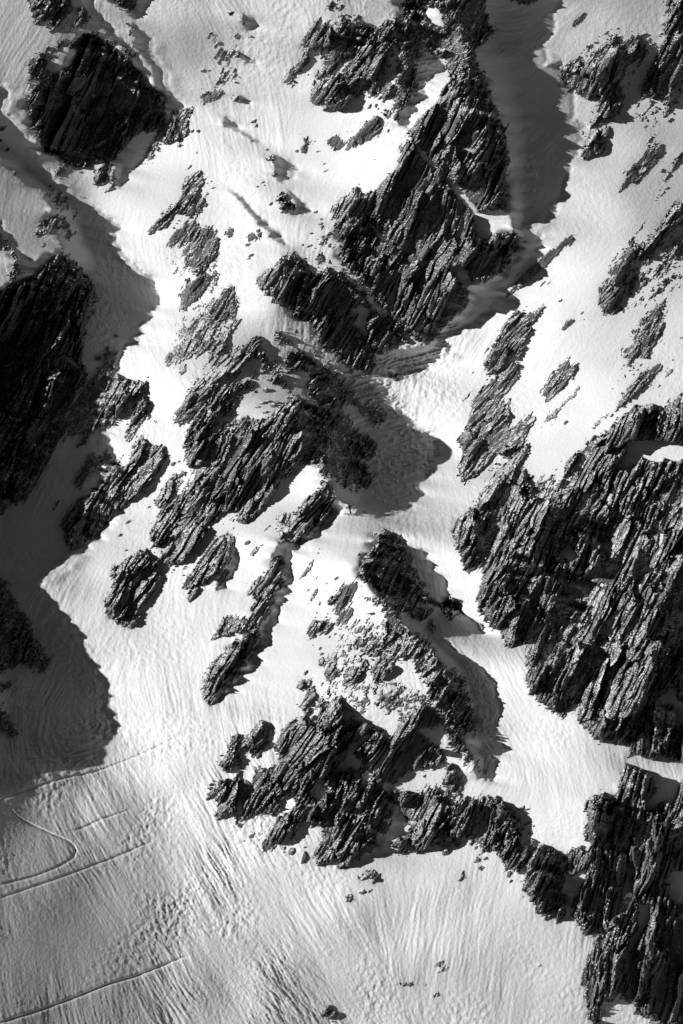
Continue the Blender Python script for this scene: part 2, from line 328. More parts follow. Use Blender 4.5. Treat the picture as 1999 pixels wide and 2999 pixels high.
rock_outcrop|dark upright rock beside the snow cone under the black crag|80|1
.85: H 1350,1160 1360,1220 1390,1240 1410,1200 1370,1140
rock_outcrop|little pinnacle rock at the foot of the great right wall|70|1.3
.9: I 240,1170 220,1190 250,1240 265,1190
rock_outcrop|stack of three lumpy rocks on the open white slope|50|1
.93: K 690,80 620,90 595,150 650,165 700,120
.93: K 720,130 670,150 650,210 615,260 640,290 690,260 730,200
.85: K 690,280 645,300 660,325 690,310
rock_outcrop|group of small rocks above the lower buttress|60|1
.85: K 850,0 790,20 780,70 800,100 850,90
.85: H 730,1390 700,1410 735,1430 740,1460 665,1520 690,1560 740,1530 750,1400
.9: H 650,1400 625,1430 650,1460 690,1430
rock_outcrop|rugged rock with a pointed foot above the lower buttress|60|1.1
.88: K 1020,10 930,20 900,80 950,110 940,170 990,90 1040,50 1030,20
.88: H 900,1480 820,1470 790,1540 830,1568 900,1540 920,1500
rock_outcrop|cloven rock beside the little snow bowl of the lower buttress|60|1.2
.9: K 1230,-10 1110,0 1085,60 1115,135 1170,90 1245,30
rock_rib|curved rock ledge wrapped around a snow ramp|25|1
.9: K 1315,130 1240,160 1145,195 1160,250 1210,290 1270,250 1450,220 1430,210 1320,210 1210,225 1280,180
.75: K 1300,300 1200,315 1280,322
rock_rib|thin vertical rib between two snow ramps of the lower buttress|80|.9
.7: K 1080,130 1020,140 1040,190 1020,250 1050,310 1075,250
rock_buttress|leftmost lobe of the lower buttress holding snow pockets|55|1.3
.88: K 400,335 350,360 320,410 270,450 235,510 240,540 320,560 330,590 380,610 370,560 420,510 430,480 420,430 430,380
.88: K 215,430 180,460 130,540 150,560 200,530 220,480
.9: K 190,540 130,580 100,640 95,700 150,680 180,640 230,700 330,700 300,680 370,640 380,720 410,700 430,780 440,850 400,920 350,970 260,1010 230,960 200,900 170,900 190,960 240,1020 190,1040 180,990 150,980 90,1030 75,1010 90,930 70,880 30,850 10,870 30,810 70,800 90,740 150,790 200,740 260,740 240,680
rock_buttress|central fluted mass of the lower buttress|57|1.5
.94: K 560,350 500,400 480,470 445,540 470,570 470,640 415,670 440,720 440,820 480,860 590,860 690,780 780,740 830,690 900,640 940,600 900,520 860,440 800,470 760,430 720,420 700,380 640,350
.8: K 830,200 790,240 800,270 740,310 725,370 760,430 800,430 880,380 930,310 900,260 910,210 870,200
.92: K 940,340 880,400 870,460 900,500 960,530 1040,490 1080,450 1120,480 1140,420 1060,370
.92: K 590,860 580,940 600,1020 650,1030 720,1040 725,930 700,830 690,780
rock_buttress|dark right shoulder of the lower buttress above the snow terrace|60|1.5
.93: K 1140,420 1040,520 990,560 1050,660 1080,700 1110,720 1140,775 1220,770 1370,700 1400,690 1568,650 1568,560 1400,440 1420,400 1568,400 1568,290 1450,250 1400,300 1310,310 1280,360 1250,430 1210,480 1180,450
.62: K 1390,20 1480,180 1450,250 1500,330 1568,420 L 60,560 200,700 300,740 280,690 180,590 150,500 80,400 190,450 245,470 200,320 200,240 150,120 100,0
.85: L 0,650 0,860 60,850 140,820 130,760 80,680 40,650
rock_buttress|rounded toe of the lower buttress resting on the snow apron|66|1.5
.96: K 850,690 800,760 780,850 760,900 730,960 740,1030 770,1060 750,1150 720,1240 730,1300 790,1305 900,1280 870,1310 930,1320 1000,1250 1110,1230 1120,1130 1090,1010 1150,1000 1170,960 1210,900 1160,820 1100,740 1040,790 1000,870 1000,780 1050,700 1040,670 960,680 900,700
.88: K 1190,920 1160,1010 1120,1120 1180,1110 1250,1030 1240,950
rock_outcrop|split rock lobe hanging left of the buttress toe|62|1.2
.9: K 560,935 470,1000 430,1080 400,1130 350,1180 370,1230 410,1230 450,1170 490,1160 550,1165 595,1110 590,1050
.88: K 480,870 430,900 395,960 440,990 500,930
rock_buttress|right wing of the lower buttress trailing off into scattered rocks|62|1.4
.9: K 1230,800 1220,850 1260,940 1330,1020 1340,1080 1400,1120 1290,1090 1250,1110 1225,1170 1300,1240 1380,1190 1420,1240 1480,1170 1568,1190 L 40,1180 60,1130 130,1120 170,1120 250,1130 330,1130 400,1060 420,960 400,920 350,860 290,850 200,870 130,870 60,920 0,900 K 1500,780 1430,820 1360,840 1310,820
.66: L 170,1110 200,1200 240,1210 270,1230 340,1230 390,1290 400,1340 430,1400 480,1350 540,1280 560,1200 610,1140 540,1150 480,1080 560,1050 500,1010 450,960 400,930 330,1100
rock_buttress|tall rounded pillar hanging below the snow funnel|66|1.6
.95: M 780,345 730,360 690,380 680,430 660,590 680,640 720,650 725,720 740,750 830,785 860,780 900,690 880,600 890,560 850,430 840,390 800,365
rock_outcrop|rock step glazed with ice at the outlet of the snow funnel|80|1.2
.8: M 940,370 880,400 870,420 930,530 970,510 1000,470 1020,430 1025,400 985,360
rock_outcrop|isolated pointed rock on the lower snow apron|50|1.2
.95: M 300,495 275,550 320,550 330,520
rock_outcrop|humped rock with a small shadow below the buttress toe|50|1.4
.85: K 1070,1340 1000,1370 990,1410 1050,1405 1110,1430 1155,1400 1120,1350
rock_outcrop|small upright block on the snow below the humped rock|70|1.1
.95: K 970,1490 925,1495 920,1540 945,1555 965,1540
rock_outcrop|flat branching rock patch on the lowest snow slope|40|.8
.75: M 110,1030 180,1018 220,1050 180,1080 150,1055
rock_outcrop|thin crescent of rock low on the snow slope|15|.8
.85: M -80,1120 0,1125 50,1135 100,1130 105,1160 50,1150 0,1165
rock_outcrop|little ragged rock under the thin crescent|55|.8
.8: M 160,1180 180,1200 150,1230 120,1220
rock_outcrop|small dark stone sunk in the snow beside the lower right wall|40|.9
.9: M 750,1018 768,1040 735,1052
rock_outcrop|low stone cut by the bottom edge of the picture|40|.9
.85: O 945,2955 990,2965 970,2985 940,2975
rock_crag|snow-flecked crag in the shaded left border below the black wall|62|1.1
.62: G -100,800 0,860 40,880 80,960 130,1050 180,1180 230,1270 290,1340 340,1440 300,1510 270,1530 200,1480 120,1440 60,1470 0,1500 -100,1500
rock_crag|smooth black crag in the deep shade of the left border|60|1.2
.93: J -100,230 0,270 40,290 80,380 125,440 100,480 60,460 0,440 -100,430
rock_outcrop|small flat black rock at the border above the smooth black crag|60|1
.85: J -60,100 40,110 90,120 70,150 0,150 -60,150
rock_outcrop|small black rock at the border just under the towering black wall|60|1
.9: G -60,340 0,365 30,390 50,440 0,480 -60,490
'''

# snow pockets and ledges lying on the crags
HOLES = '''
B 1310,35 1420,60 1440,180 1360,150 1320,60
B 820,195 845,190 820,235 805,220
B 905,265 925,262 900,300 880,300
B 960,245 972,250 955,275
B 1090,510 1110,515 1095,530 1075,522
B 945,510 920,560 870,575 900,530
B 800,520 830,600 820,630 790,590
B 1060,325 1040,345 1075,345
B 1470,450 1390,530 1330,620 1240,770 1290,790 1330,730 1400,680 1430,600 1500,520
B 1285,945 1420,1105 1395,1125 1265,975
B 1460,1160 1480,1160 1580,1280 1568,1310 1470,1190
C 15,1160 75,1205 140,1280 230,1390 230,1430 100,1300 20,1190
C 290,1375 440,1400 480,1470 F 430,80 340,60 290,110 220,100 205,0 C 215,1410
F 20,310 150,420 190,400 150,350 170,320 60,320
E 965,0 1065,100 1095,140 1055,135 975,30
C 850,405 870,415 825,440 835,420
E 60,1120 200,1110 180,1140 60,1140
E 280,1050 370,1080 460,1140 430,1180 330,1240 250,1295 180,1260 60,1290 100,1200 200,1150 270,1120
E 0,1395 30,1410 20,1450 0,1450
E 560,440 600,440 580,480
E 350,425 385,420 375,460
E 900,545 930,570 905,620 885,590
E 1330,255 1345,275 1305,300 1280,280
E 1570,285 1480,300 1568,350
I 820,655 745,735 850,770 890,750 850,700
I 570,545 550,610 600,580
I 1000,225 975,240 1080,285 1020,250
I 840,560 810,600 880,610
I 1210,-20 1200,60 1170,100 1120,175 1180,150 1210,200 1250,140 1300,90 1380,120 1430,120 1470,60 1500,-20
I 1500,0 1450,110 1568,100 1640,60 1640,0
I 1400,490 1370,520 1400,560 1410,610 1400,670 1430,660 1440,600 1410,560
I 1320,800 1300,830 1400,860 1390,820
I 1030,910 1000,935 1050,935
I 1160,1160 1130,1230 1165,1210
I 1430,1470 1355,1505 1430,1505
I 1110,715 1150,750 1170,740
I 495,970 460,1010 480,1040
I 1005,440 970,460 1005,455
I 1240,255 1275,270 1250,280
I 240,735 290,780 270,790 240,760
I 440,700 410,765 430,760
I 1490,250 1430,280 1480,260
I 1490,740 1530,750 1470,820
I 450,435 475,455 455,455
I 690,575 720,590 690,595
L 1260,540 1200,620 1230,665 1310,680 1280,720 1360,700 1390,800 1390,840 1330,890 1330,940 1380,960 1400,900 1440,880 1490,890 1500,960 1540,820 1560,750 1640,650 1568,650 1500,620 1440,600 1445,530 1400,615 1330,610 1270,590
L 1500,150 1410,210 1400,270 1430,260 1480,230 1510,260 1530,390 1640,330 1640,230 1510,230 1530,180
L 1490,430 1525,430 1520,470 1485,455
L 1510,1345 1440,1420 1500,1440 1470,1490 1540,1568 1640,1568 1640,1370
M 1250,620 1230,650 1300,640 1320,700 1310,830 1270,880 1250,960 1260,980 1300,900 1370,790 1385,690 1330,680 1300,640
M 1440,730 1410,780 1430,810 1470,840 1465,760
M 1240,905 1200,930 1180,970 1200,970 1240,920
M 1450,560 1520,580 1500,650 1640,720 1640,520
M 1520,760 1640,720 1640,790 1560,770
M 1100,400 1135,400 1120,425 1095,415
M 1065,1040 1055,1115 1070,1090
K 260,690 245,740 310,770 320,700 290,675
K 150,790 185,790 160,830 145,810
K 200,910 245,880 230,980 205,930
K 520,850 590,870 570,930 490,990 500,900
K 920,600 970,560 1010,620 1040,650 960,660 920,690 840,700
K 870,915 890,930 850,950
K 990,880 1015,840 1040,720 1060,740 1020,830 1000,900
K 1085,1010 1170,970 1110,1080
K 530,1040 560,1050 530,1080 510,1060
K 1060,490 1130,485 1100,510
K 990,1125 1050,1105 1040,1140
K 930,530 1060,450 1080,470 960,560
L 350,1010 410,1000 370,1060
L 300,905 350,910 360,940 320,930
L 110,560 150,600 60,590
G 950,830 1010,860 960,880
G 1130,220 1180,225 1150,250 1130,240
D 140,480 180,480 120,500
D 170,620 235,615 180,650
D 0,1230 100,1250 300,1290 180,1295 60,1270
D 395,580 425,600 400,610
D 540,430 600,455 570,460
D 400,860 500,930 540,980 430,910
A 310,580 250,620 340,560
A 500,340 390,440 420,430 510,350
A 430,470 410,475 450,440
A 270,395 225,470 265,420
A 600,620 640,630 600,650
A 690,625 710,640 690,640
A 665,410 715,440 680,445
A 620,950 690,915 700,935 640,960 620,990
A 550,945 610,905 620,915 570,955
D 810,960 790,1000 840,1030 920,1040 930,1000 880,970
H 440,640 400,660 470,655
H 690,310 650,330 640,390 690,340
H 300,1010 340,1000 310,1050
F 380,1270 420,1280 330,1350
F 1130,400 1100,430 1120,440
F 440,680 480,690 430,720
C 1080,640 1130,630 1100,665
C 1500,380 1530,390 1500,410
'''

# ground lying in the shade of the ridges
SHADE = '''
C 100,-80 760,-80 760,0 725,100 735,180 690,260 630,315 690,320 665,350 685,390 665,430 740,420 795,395 790,450 850,610 862,640 865,800 915,800 905,880 885,980 830,1070 790,1230 775,1310 720,1390 590,1510 640,1550 F 630,150 560,280 450,420 310,530 290,580 160,680 0,760 E 1420,770 1475,820 1450,900 1330,920 1340,950 1270,980 1200,1010 1120,990 1060,930 980,870 1140,840 1270,810 1370,780 1450,680 F 60,640 130,540 150,430 250,400 330,330 400,200 460,100 C 440,1380 330,1170 330,1000 280,860 240,700 200,560 160,420 130,300 90,100
A -200,480 0,540 50,590 60,690 20,700 100,790 150,850 220,920 215,1010 270,1070 400,1200 540,1290 700,1400 800,1495 745,1535 D 735,90 770,125 830,240 890,270 920,320 1010,360 1020,430 1050,470 1050,540 975,580 1020,620 930,660 930,700 890,800 820,825 780,890 740,1000 690,1180 670,1330 720,1400 740,1500 G 750,60 760,130 690,230 670,330 690,400 700,520 640,600 560,670 480,770 440,820 350,860 235,930 300,1000 390,1100 460,1180 555,1300 500,1330 590,1450 660,1505 610,1520 J 700,130 690,170 650,210 700,250 655,310 735,370 740,430 640,500 580,570 635,610 520,690 230,715 160,760 100,840 0,870 -400,900 D -400,550 60,430 150,380 250,330 300,260 360,200 430,180 380,90 360,0 A 290,1260 200,1220 110,1150 0,1030 -200,900
A 560,210 480,300 440,480 300,620 250,700 250,850 290,1010 380,1000 500,1090 640,1050 740,1080 760,1230 840,1200 830,1150 930,1070 960,1010 1010,900 1080,870 1085,680 1040,600 960,530 895,470 850,420 760,350 640,240
A 870,130 900,330 1000,430 1010,520 1060,620 1100,760 1180,690 1130,580 1100,470 1000,350 1020,280 940,210
A 530,-60 560,60 640,140 700,200 800,310 870,370 920,500 960,480 860,310 760,230 700,130 620,60 600,-60
A 740,-60 820,60 880,120 930,110 940,50 1000,0 1000,-60
B 1190,20 1240,100 1200,280 1200,450 1180,600 1170,700 1150,820 1220,830 1260,720 1330,620 1400,480 1460,450 1420,380 1380,330 1450,200 1370,160 1310,40 1290,-60 1190,-60
E 640,1400 620,1200 560,1000 500,850 560,890 700,960 760,990 800,940 970,1005 1000,1015 1060,1100 1130,1180 1180,1250 1290,1370 1350,1375 1380,1430 1395,1500 H 1400,90 1340,120 1320,180 1340,230 1285,265 1330,325 1290,370 1210,430 1140,475 1050,485 960,455 900,440 860,425 800,400 750,345 700,230
E 470,190 500,240 620,290 660,400 620,400 560,430 590,640 500,650 470,560 530,440 520,330
B 50,1250 140,1290 210,1380 280,1450 400,1550 E 405,145 340,125 290,60 240,0 B 210,1420 150,1350
B 0,755 140,850 235,930 190,925 100,870 0,800
B 340,1020 400,1040 470,1080 500,1140 440,1165 400,1210 340,1150 350,1090
B 440,1240 530,1320 580,1370 575,1390 520,1410 440,1405 490,1350
B 145,95 220,125 245,165 190,205 150,170
B 100,330 130,365 210,400 205,415 130,400 110,380
B 105,620 190,682 110,670
H 1000,710 1040,600 1080,560 1190,620 1230,670 1300,690 1355,740 1360,780 1450,880 1465,920 1450,960 1465,1020 1550,1050 1568,1140 I 110,1100 200,1190 260,1250 20,1290 90,1370 200,1420 250,1480 330,1560 L 350,120 345,160 380,280 340,410 405,485 400,530 370,600 290,690 335,760 220,740 180,600 80,400 60,200 0,0 H 1450,1440 1360,1330 1250,1240 1150,1130 1060,1040 960,900 900,850 930,800
H 345,620 450,700 460,830 455,920 430,980 370,1100 360,1170 310,1240 320,1300 200,1450 110,1568 K 290,10 200,120 120,200 35,258 90,180 220,20 H 130,1450 230,1300 230,1200 310,1090 370,930 370,780 350,700
H 700,300 715,350 730,400 742,450 705,500 645,570 640,600 500,660 510,680 490,700 400,690 360,640 460,650 590,570 690,470
G 1520,600 1560,720 1550,820 1480,920 1410,975 1440,880 1480,800 1520,700
K 1140,780 1210,800 1250,930 1330,1020 1240,1120 1190,1230 1080,1240 1120,1130 1230,1030 1180,830
M 830,390 880,400 930,530 900,640 910,690 870,690 870,600 840,440
L 1400,250 1500,280 1440,420 1420,560 1390,520 1400,380
L 1210,640 1180,760 1130,880 1110,1000 1080,1150 1060,1300 1040,1450 1100,1500 1120,1300 1180,1100 1200,960 1190,900 1220,760
I 720,850 940,850 960,900 880,1060 830,1130 760,1050 800,900
I 480,720 560,720 560,900 520,1040 450,1030 460,860
C 790,440 850,500 830,570 860,640 800,640 760,540
D 0,-20 60,80 140,200 240,250 290,300 180,340 130,250 60,100 -60,0
B 800,190 960,170 985,200 900,280 800,330 760,260
E 800,60 900,70 900,200 830,300 790,200
I 1000,460 1090,520 1060,620 1000,720 970,640
'''

# brightness of the sunlit snow (decides how far the ground turns to or from the sun)
TONE = '''100,150,150 150,350,165 50,420,155 330,60,160 550,100,152 600,300,190 520,450,222 450,560,232 350,530,235 60,620,160 150,560,172
430,800,236 700,420,208 850,100,165 850,300,200 1000,330,222 1050,470,236 1100,30,150 1750,80,150 1700,200,162 1850,150,142 1750,430,178
1700,600,205 1600,800,234 1500,900,236 1960,550,160 1850,950,212 1650,1200,238 1350,1100,234 1300,1300,238 1350,1500,236 1450,1900,230
1550,2150,228 1600,2350,222 1500,2650,192 1300,2650,198 1400,2850,165 1100,2800,168 900,2950,150 700,2700,175 600,2500,200 400,2600,152
200,2700,128 100,2850,108 300,2900,118 500,2900,138 100,2450,150 300,2350,172 500,2250,212 450,2000,230 500,1750,235 700,1900,240
650,1500,240 900,1650,242 850,1950,240 950,2550,205 800,2450,212 350,1700,226 200,1720,212 450,1200,238 650,750,236 750,880,236
150,2300,150 30,2400,120 700,1380,238 950,1380,238 1040,1550,240 560,640,225 640,520,225 790,560,215 880,740,215 760,960,150 1000,1180,150
1900,2250,200 1960,2600,185 1800,2900,170 1950,1350,230 900,480,215 760,250,190 1980,300,150 1240,80,175 1270,260,225 930,1020,150 870,960,140 930,1040,145 985,1095,145 1030,1140,140 830,910,145 770,910,242 740,850,242 800,720,242 690,560,242 740,640,240 1180,1060,222 1260,1150,228 1250,1300,228 1450,2150,220'''

# run of the snow texture: x, y, direction, roughness
FLOW = '''600,150,115,.9 700,400,108,.9 100,250,60,.5 450,550,65,.25 330,750,112,.8 450,1000,110,1 200,1650,60,.8 400,1800,72,1 550,1900,95,1
500,2100,100,1.1 750,2600,130,1.1 550,2400,125,1.1 300,2500,120,1 900,2800,130,1 1150,2500,95,.6 1300,2700,78,.8 1500,2700,72,.8 1400,2300,60,.6
1500,2100,118,.5 1430,2000,115,.9 1350,1650,110,.7 1300,1200,40,1 1500,800,45,.2 1800,800,50,.25 1750,300,50,.3 1650,1250,50,.15 1350,600,165,1.2
1300,300,165,1.2 1150,1300,160,1.2 1000,400,60,.2 900,1800,50,.12 700,1300,60,.15 850,1500,60,.15 100,900,110,.6 200,1900,60,.8 900,1560,80,.4
200,2850,100,.5 100,2600,110,.6 350,950,112,.6 250,700,60,.2 1750,2400,100,.5 560,2330,115,3 660,2560,122,3 800,2850,130,3 460,2450,115,1.6 620,2720,125,1.6 900,2700,120,1.2 500,2150,105,1.5 300,2650,120,.45 1180,1050,70,1.8 1230,1150,80,1.8 1280,1300,95,1.6 1230,1450,95,1.2 1500,2000,115,1.1 1450,2150,118,1.2'''

# paths of ski tracks and trenches in the snow: label | width m | points
TRACKS = '''long deep ski track running off the lower left edge|.34|N -60,1590 0,1560 250,1480 500,1390 700,1310 900,1250 1050,1190 1180,1140 1240,1125
straight ski track crossing the lower left fan in its middle|.22|N -60,765 0,740 150,690 400,605 600,530 750,475 900,410 1005,370
hairpin ski track bending back on itself on the lower left fan|.19|N -60,665 0,655 100,630 200,605 300,570 400,525 470,480 492,440 480,400 430,360 350,325 250,280 150,235 90,190 60,130
short ski track above the hairpin track|.19|N 430,305 500,295 580,265 650,230 740,200 870,155
trodden traverse track leaving the tip of the left shadow|.19|J -60,890 0,880 100,840 250,790 400,740 600,700 750,650 900,590 1050,520 1180,460
ski track climbing inside the edge of the left shadow|.19|J 70,635 200,615 300,605 400,607 500,598 580,590
faint level track crossing the fan above the deep ski track|.13|N -60,980 200,1020 500,1065 800,1100 1000,1110'''

# stones standing alone or in loose groups: group | label | sheet | x,y,length,width,angle ... (sheet pixels)
STONES = '''
specks of rock between the ribs of the wide right slope|small splinter of rock poking from the snow of the wide right slope|F|650,405,50,10,45 690,400,30,8,45 765,515,30,18,35 905,597,28,10,50 920,640,10,8,40 1245,1000,20,14,50 1220,975,20,10,55 1270,970,22,10,50 1290,940,24,12,50 1105,1095,14,6,30 800,1318,36,20,50 720,1280,40,16,35 1100,1270,30,18,50 1030,1385,10,6,50 190,990,16,8,50 1558,760,26,12,20 1500,905,14,10,60 1180,940,20,10,50 1190,840,40,10,50 1165,965,10,8,40
small stones on the snow below the skier|small dark stone on the white slope below the skier|H|630,718,14,10,60 635,690,10,6,60 685,915,18,8,40 750,882,36,16,45 565,960,18,10,50 640,1050,30,14,75 630,1165,16,10,60 595,1322,10,8,60 640,1345,24,16,70 700,1270,24,10,50 740,1250,22,10,50 790,1360,16,12,70 828,1358,14,12,70 650,1380,24,16,60 850,1435,14,10,60 1000,1385,36,22,60 1075,1360,30,12,30 1090,1340,24,10,30 990,1110,60,18,8 950,1220,46,26,20 620,1110,14,8,60 610,960,16,8,55 890,730,40,14,45 165,650,40,28,50 260,665,20,8,30
stones around the lower buttress foot|small stone lying on the snow apron under the lower buttress|K|310,1110,60,22,42 225,1043,34,30,60 255,1148,14,10,40 375,1100,16,10,40 352,1142,14,8,30 395,1088,8,6,30 565,1215,46,40,50 650,1255,80,36,70 655,1190,20,12,40 520,1195,20,14,60 516,1222,14,10,60 445,1190,20,12,70 1030,1482,44,28,15 1075,1480,18,12,60 1090,1470,14,12,60 785,1310,20,14,60 1010,1270,22,18,60 40,800,12,10,60 25,840,30,20,60 1130,245,40,30,60 1225,118,60,22,5 770,115,24,12,45 765,128,14,8,40 660,45,36,22,55 1440,722,24,20,60 640,350,16,10,50 650,330,20,12,50
rocks strewn below the right wing of the lower buttress|small rock strewn on the snow below the buttress right wing|L|90,1170,50,40,60 15,1225,60,46,60 180,1170,50,24,75 220,1275,40,30,80 240,1325,36,30,50 270,1265,34,24,40 230,1240,12,10,60 200,1290,12,8,60 430,1370,50,24,70 345,708,20,8,10 510,930,50,28,20 550,940,40,12,20 560,1030,34,16,10 590,1050,18,14,50 520,1070,26,16,30 570,1095,34,16,20 540,1040,24,12,20 450,965,40,20,10 300,1130,30,16,60 500,1010,30,14,40 150,1120,30,20,60 460,1300,40,22,60 410,1330,30,18,70
specks of rock in the bright upper couloir|tiny rock speck in the runout under the cornice boulders|B|265,1198,26,14,45 230,1225,20,12,45 275,1215,12,8,40 320,1335,28,18,50 290,985,24,14,50 670,1075,18,10,30 680,1120,36,10,35 1000,1045,14,6,5 820,865,8,6,20 625,995,18,10,20 640,990,12,8,20 1010,690,30,18,60 1025,712,18,12,60 970,695,40,18,55 610,1395,34,20,30 650,1440,20,12,50 640,1470,26,16,50 585,1530,18,14,50 565,490,14,8,60 850,860,8,5,0 490,990,26,24,60 1090,855,26,14,60 210,790,50,18,30 225,820,30,16,60
rock bits strewn above the great right wall|small dark chip of rock at the upper lip of the great right wall|I|737,170,16,12,60 860,75,34,14,60 770,115,10,6,40 700,215,40,20,45 690,235,40,16,45 625,265,40,24,50 660,250,24,18,60 560,230,70,24,50 600,290,46,18,50 570,310,30,14,50 640,300,34,18,50 715,250,30,20,60 740,270,26,16,60 540,330,40,14,45 530,300,20,12,45
rocks around the tracks left of the central crag|small rock on the snow strip left of the central crag|G|1140,130,36,24,30 1175,115,24,16,20 945,300,44,34,35 975,415,22,16,30 830,520,50,16,50 780,605,34,18,50 825,700,18,12,50 370,400,60,18,65 350,430,30,10,50
loose rocks near the pyramid foot|little rock lying on snow below the shattered ribs|A|1300,860,24,24,60 1395,1235,26,12,20 1360,1275,24,14,20 1385,1190,14,10,20 1330,460,34,20,20 1370,462,30,8,10 1260,860,26,18,30 90,1140,50,30,60 20,840,50,30,50 0,920,40,22,50 50,980,40,22,50 1510,85,34,26,50
rocks on the crest above the black crag|small snow-ringed rock on the crest between the cornices|E|170,150,40,24,30 190,220,50,20,30 175,240,30,14,30 235,60,30,26,50 250,80,40,30,50 570,160,40,16,30 525,152,18,14,60 580,75,16,12,60 635,240,60,24,20 640,262,50,16,25 160,805,14,20,70 220,890,40,26,60 260,1190,50,26,20 300,1180,40,24,20 330,1210,50,30,20 350,1190,46,26,30 230,1215,30,16,20 280,1250,40,20,20 280,1110,50,34,40 430,1155,50,22,20
stones in the shaded left couloir|dark stone lying in the shaded left couloir|D|760,748,30,22,30 705,830,34,22,80 640,888,60,24,20 750,870,60,18,45 640,960,20,10,50
'''
# ------------------------------------------------------------------ shape of the face as a height field over the survey
STEP = 2.8                              # photograph pixels between samples (0.14 m)
X0, X1, Y0, Y1 = -190.0, 2190.0, -200.0, 3200.0
NX, NY = int((X1 - X0) / STEP) + 1, int((Y1 - Y0) / STEP) + 1
gx = X0 + STEP * np.arange(NX)
gy = Y0 + STEP * np.arange(NY)
GX, GY = np.meshgrid(gx, gy)
CELL = STEP * KPX                       # metres
TILT = math.tan(math.radians(17.0))     # the face leans back from the picture plane: 48 degrees steep
BASE = TILT * (GY - 1499.5) * KPX

def _hash(ix, iy, seed):
    h = (ix.astype(np.int64) * 374761393 + iy.astype(np.int64) * 668265263 + seed * 2147483647) & 0xffffffff
    h = ((h ^ (h >> 13)) * 1274126177) & 0xffffffff
    h = ((h ^ (h >> 16)) * 2246822519) & 0xffffffff
    return ((h ^ (h >> 15)) & 0xffffff) / float(0x1000000)

def gnoise(x, y, seed=0):
    ix, iy = np.floor(x), np.floor(y)
    fx, fy = x - ix, y - iy
    ux, uy = fx * fx * fx * (fx * (fx * 6 - 15) + 10), fy * fy * fy * (fy * (fy * 6 - 15) + 10)
    def g(ox, oy):
        a = _hash(ix + ox, iy + oy, seed) * 6.2831853
        return np.cos(a) * (fx - ox) + np.sin(a) * (fy - oy)
    a, b, c, d = g(0, 0), g(1, 0), g(0, 1), g(1, 1)
    return ((a + (b - a) * ux) * (1 - uy) + (c + (d - c) * ux) * uy) * 1.5

def fbm(x, y, oct=4, seed=0, gain=.5, ridged=False):
    s, a, t = 0, 1.0, 0
    for i in range(oct):
        n = gnoise(x * 2 ** i + 17.3 * i, y * 2 ** i - 9.1 * i, seed + i * 7)
        if ridged:
            n = 1 - 2 * np.abs(n)
        s = s + a * n
        t += a
        a *= gain
    return s / t

def blocks(u, v, seed, offs, tu, tv):
    """broken rock: every cell of a jittered pattern is a facet with its own height and tilt"""
    iu, iv = np.floor(u), np.floor(v)
    best = np.full(u.shape, 1e9)
    out = np.zeros(u.shape)
    for du in (-1, 0, 1):
        for dv in (-1, 0, 1):
            cu, cv = iu + du, iv + dv
            pu = cu + .1 + .8 * _hash(cu, cv, seed)
            pv = cv + .1 + .8 * _hash(cu, cv, seed + 1)
            a, b = u - pu, v - pv
            d = np.maximum(np.abs(a) * 1.0 + .35 * np.abs(b), np.abs(b))
            h = offs * (_hash(cu, cv, seed + 2) * 2 - 1) + a * tu * (_hash(cu, cv, seed + 3) * 2 - 1) + b * tv * (_hash(cu, cv, seed + 4) * 2 - 1)
            m = d < best
            out = np.where(m, h, out)
            best = np.where(m, d, best)
    return out

def blur(a, r):
    """three box passes, reflecting at the borders"""
    for _ in range(3):
        for ax in (0, 1):
            p = np.pad(a, [(r + 1, r) if i == ax else (0, 0) for i in (0, 1)], mode='edge')
            c = np.cumsum(p, axis=ax)
            n = a.shape[ax]
            if ax == 0:
                a = (c[2 * r + 1:2 * r + 1 + n] - c[:n]) / (2 * r + 1)
            else:
                a = (c[:, 2 * r + 1:2 * r + 1 + n] - c[:, :n]) / (2 * r + 1)
    return a

def inside(poly, px, py):
    r = np.zeros(px.shape, bool)
    x, y = poly[:, 0], poly[:, 1]
    x2, y2 = np.roll(x, -1), np.roll(y, -1)
    for a, b, c, d in zip(x, y, x2, y2):
        if b == d:
            continue
        r ^= ((b > py) != (d > py)) & (px < (c - a) * (py - b) / (d - b) + a)
    return r

def raster(poly, WX, WY, marg=40):
    """mask of a polygon on the (warped) sample positions"""
    x0 = max(0, int((poly[:, 0].min() - marg - X0) / STEP)); x1 = min(NX, int((poly[:, 0].max() + marg - X0) / STEP) + 2)
    y0 = max(0, int((poly[:, 1].min() - marg - Y0) / STEP)); y1 = min(NY, int((poly[:, 1].max() + marg - Y0) / STEP) + 2)
    if x1 <= x0 or y1 <= y0:
        return None, None
    sl = (slice(y0, y1), slice(x0, x1))
    return sl, inside(poly, WX[sl], WY[sl])

def lerp_points(txt, nval, power=2.0):
    """smooth field through scattered points"""
    p = np.array([[float(q) for q in w.split(',')] for w in txt.split()])
    sx, sy = np.linspace(X0, X1, 60), np.linspace(Y0, Y1, 84)
    A, B = np.meshgrid(sx, sy)
    d2 = (A[..., None] - p[:, 0]) ** 2 + (B[..., None] - p[:, 1]) ** 2 + 40.0 ** 2
    w = d2 ** (-power)
    w /= w.sum(-1, keepdims=True)
    res = []
    for k in range(nval):
        val = p[:, 2 + k]
        if nval > 1 and k == 0:           # a direction: average the doubled angle
            c = (w * np.cos(2 * np.radians(val))).sum(-1); s = (w * np.sin(2 * np.radians(val))).sum(-1)
            res += [up(c), up(s)]
        else:
            res.append(up((w * val).sum(-1)))
    return res

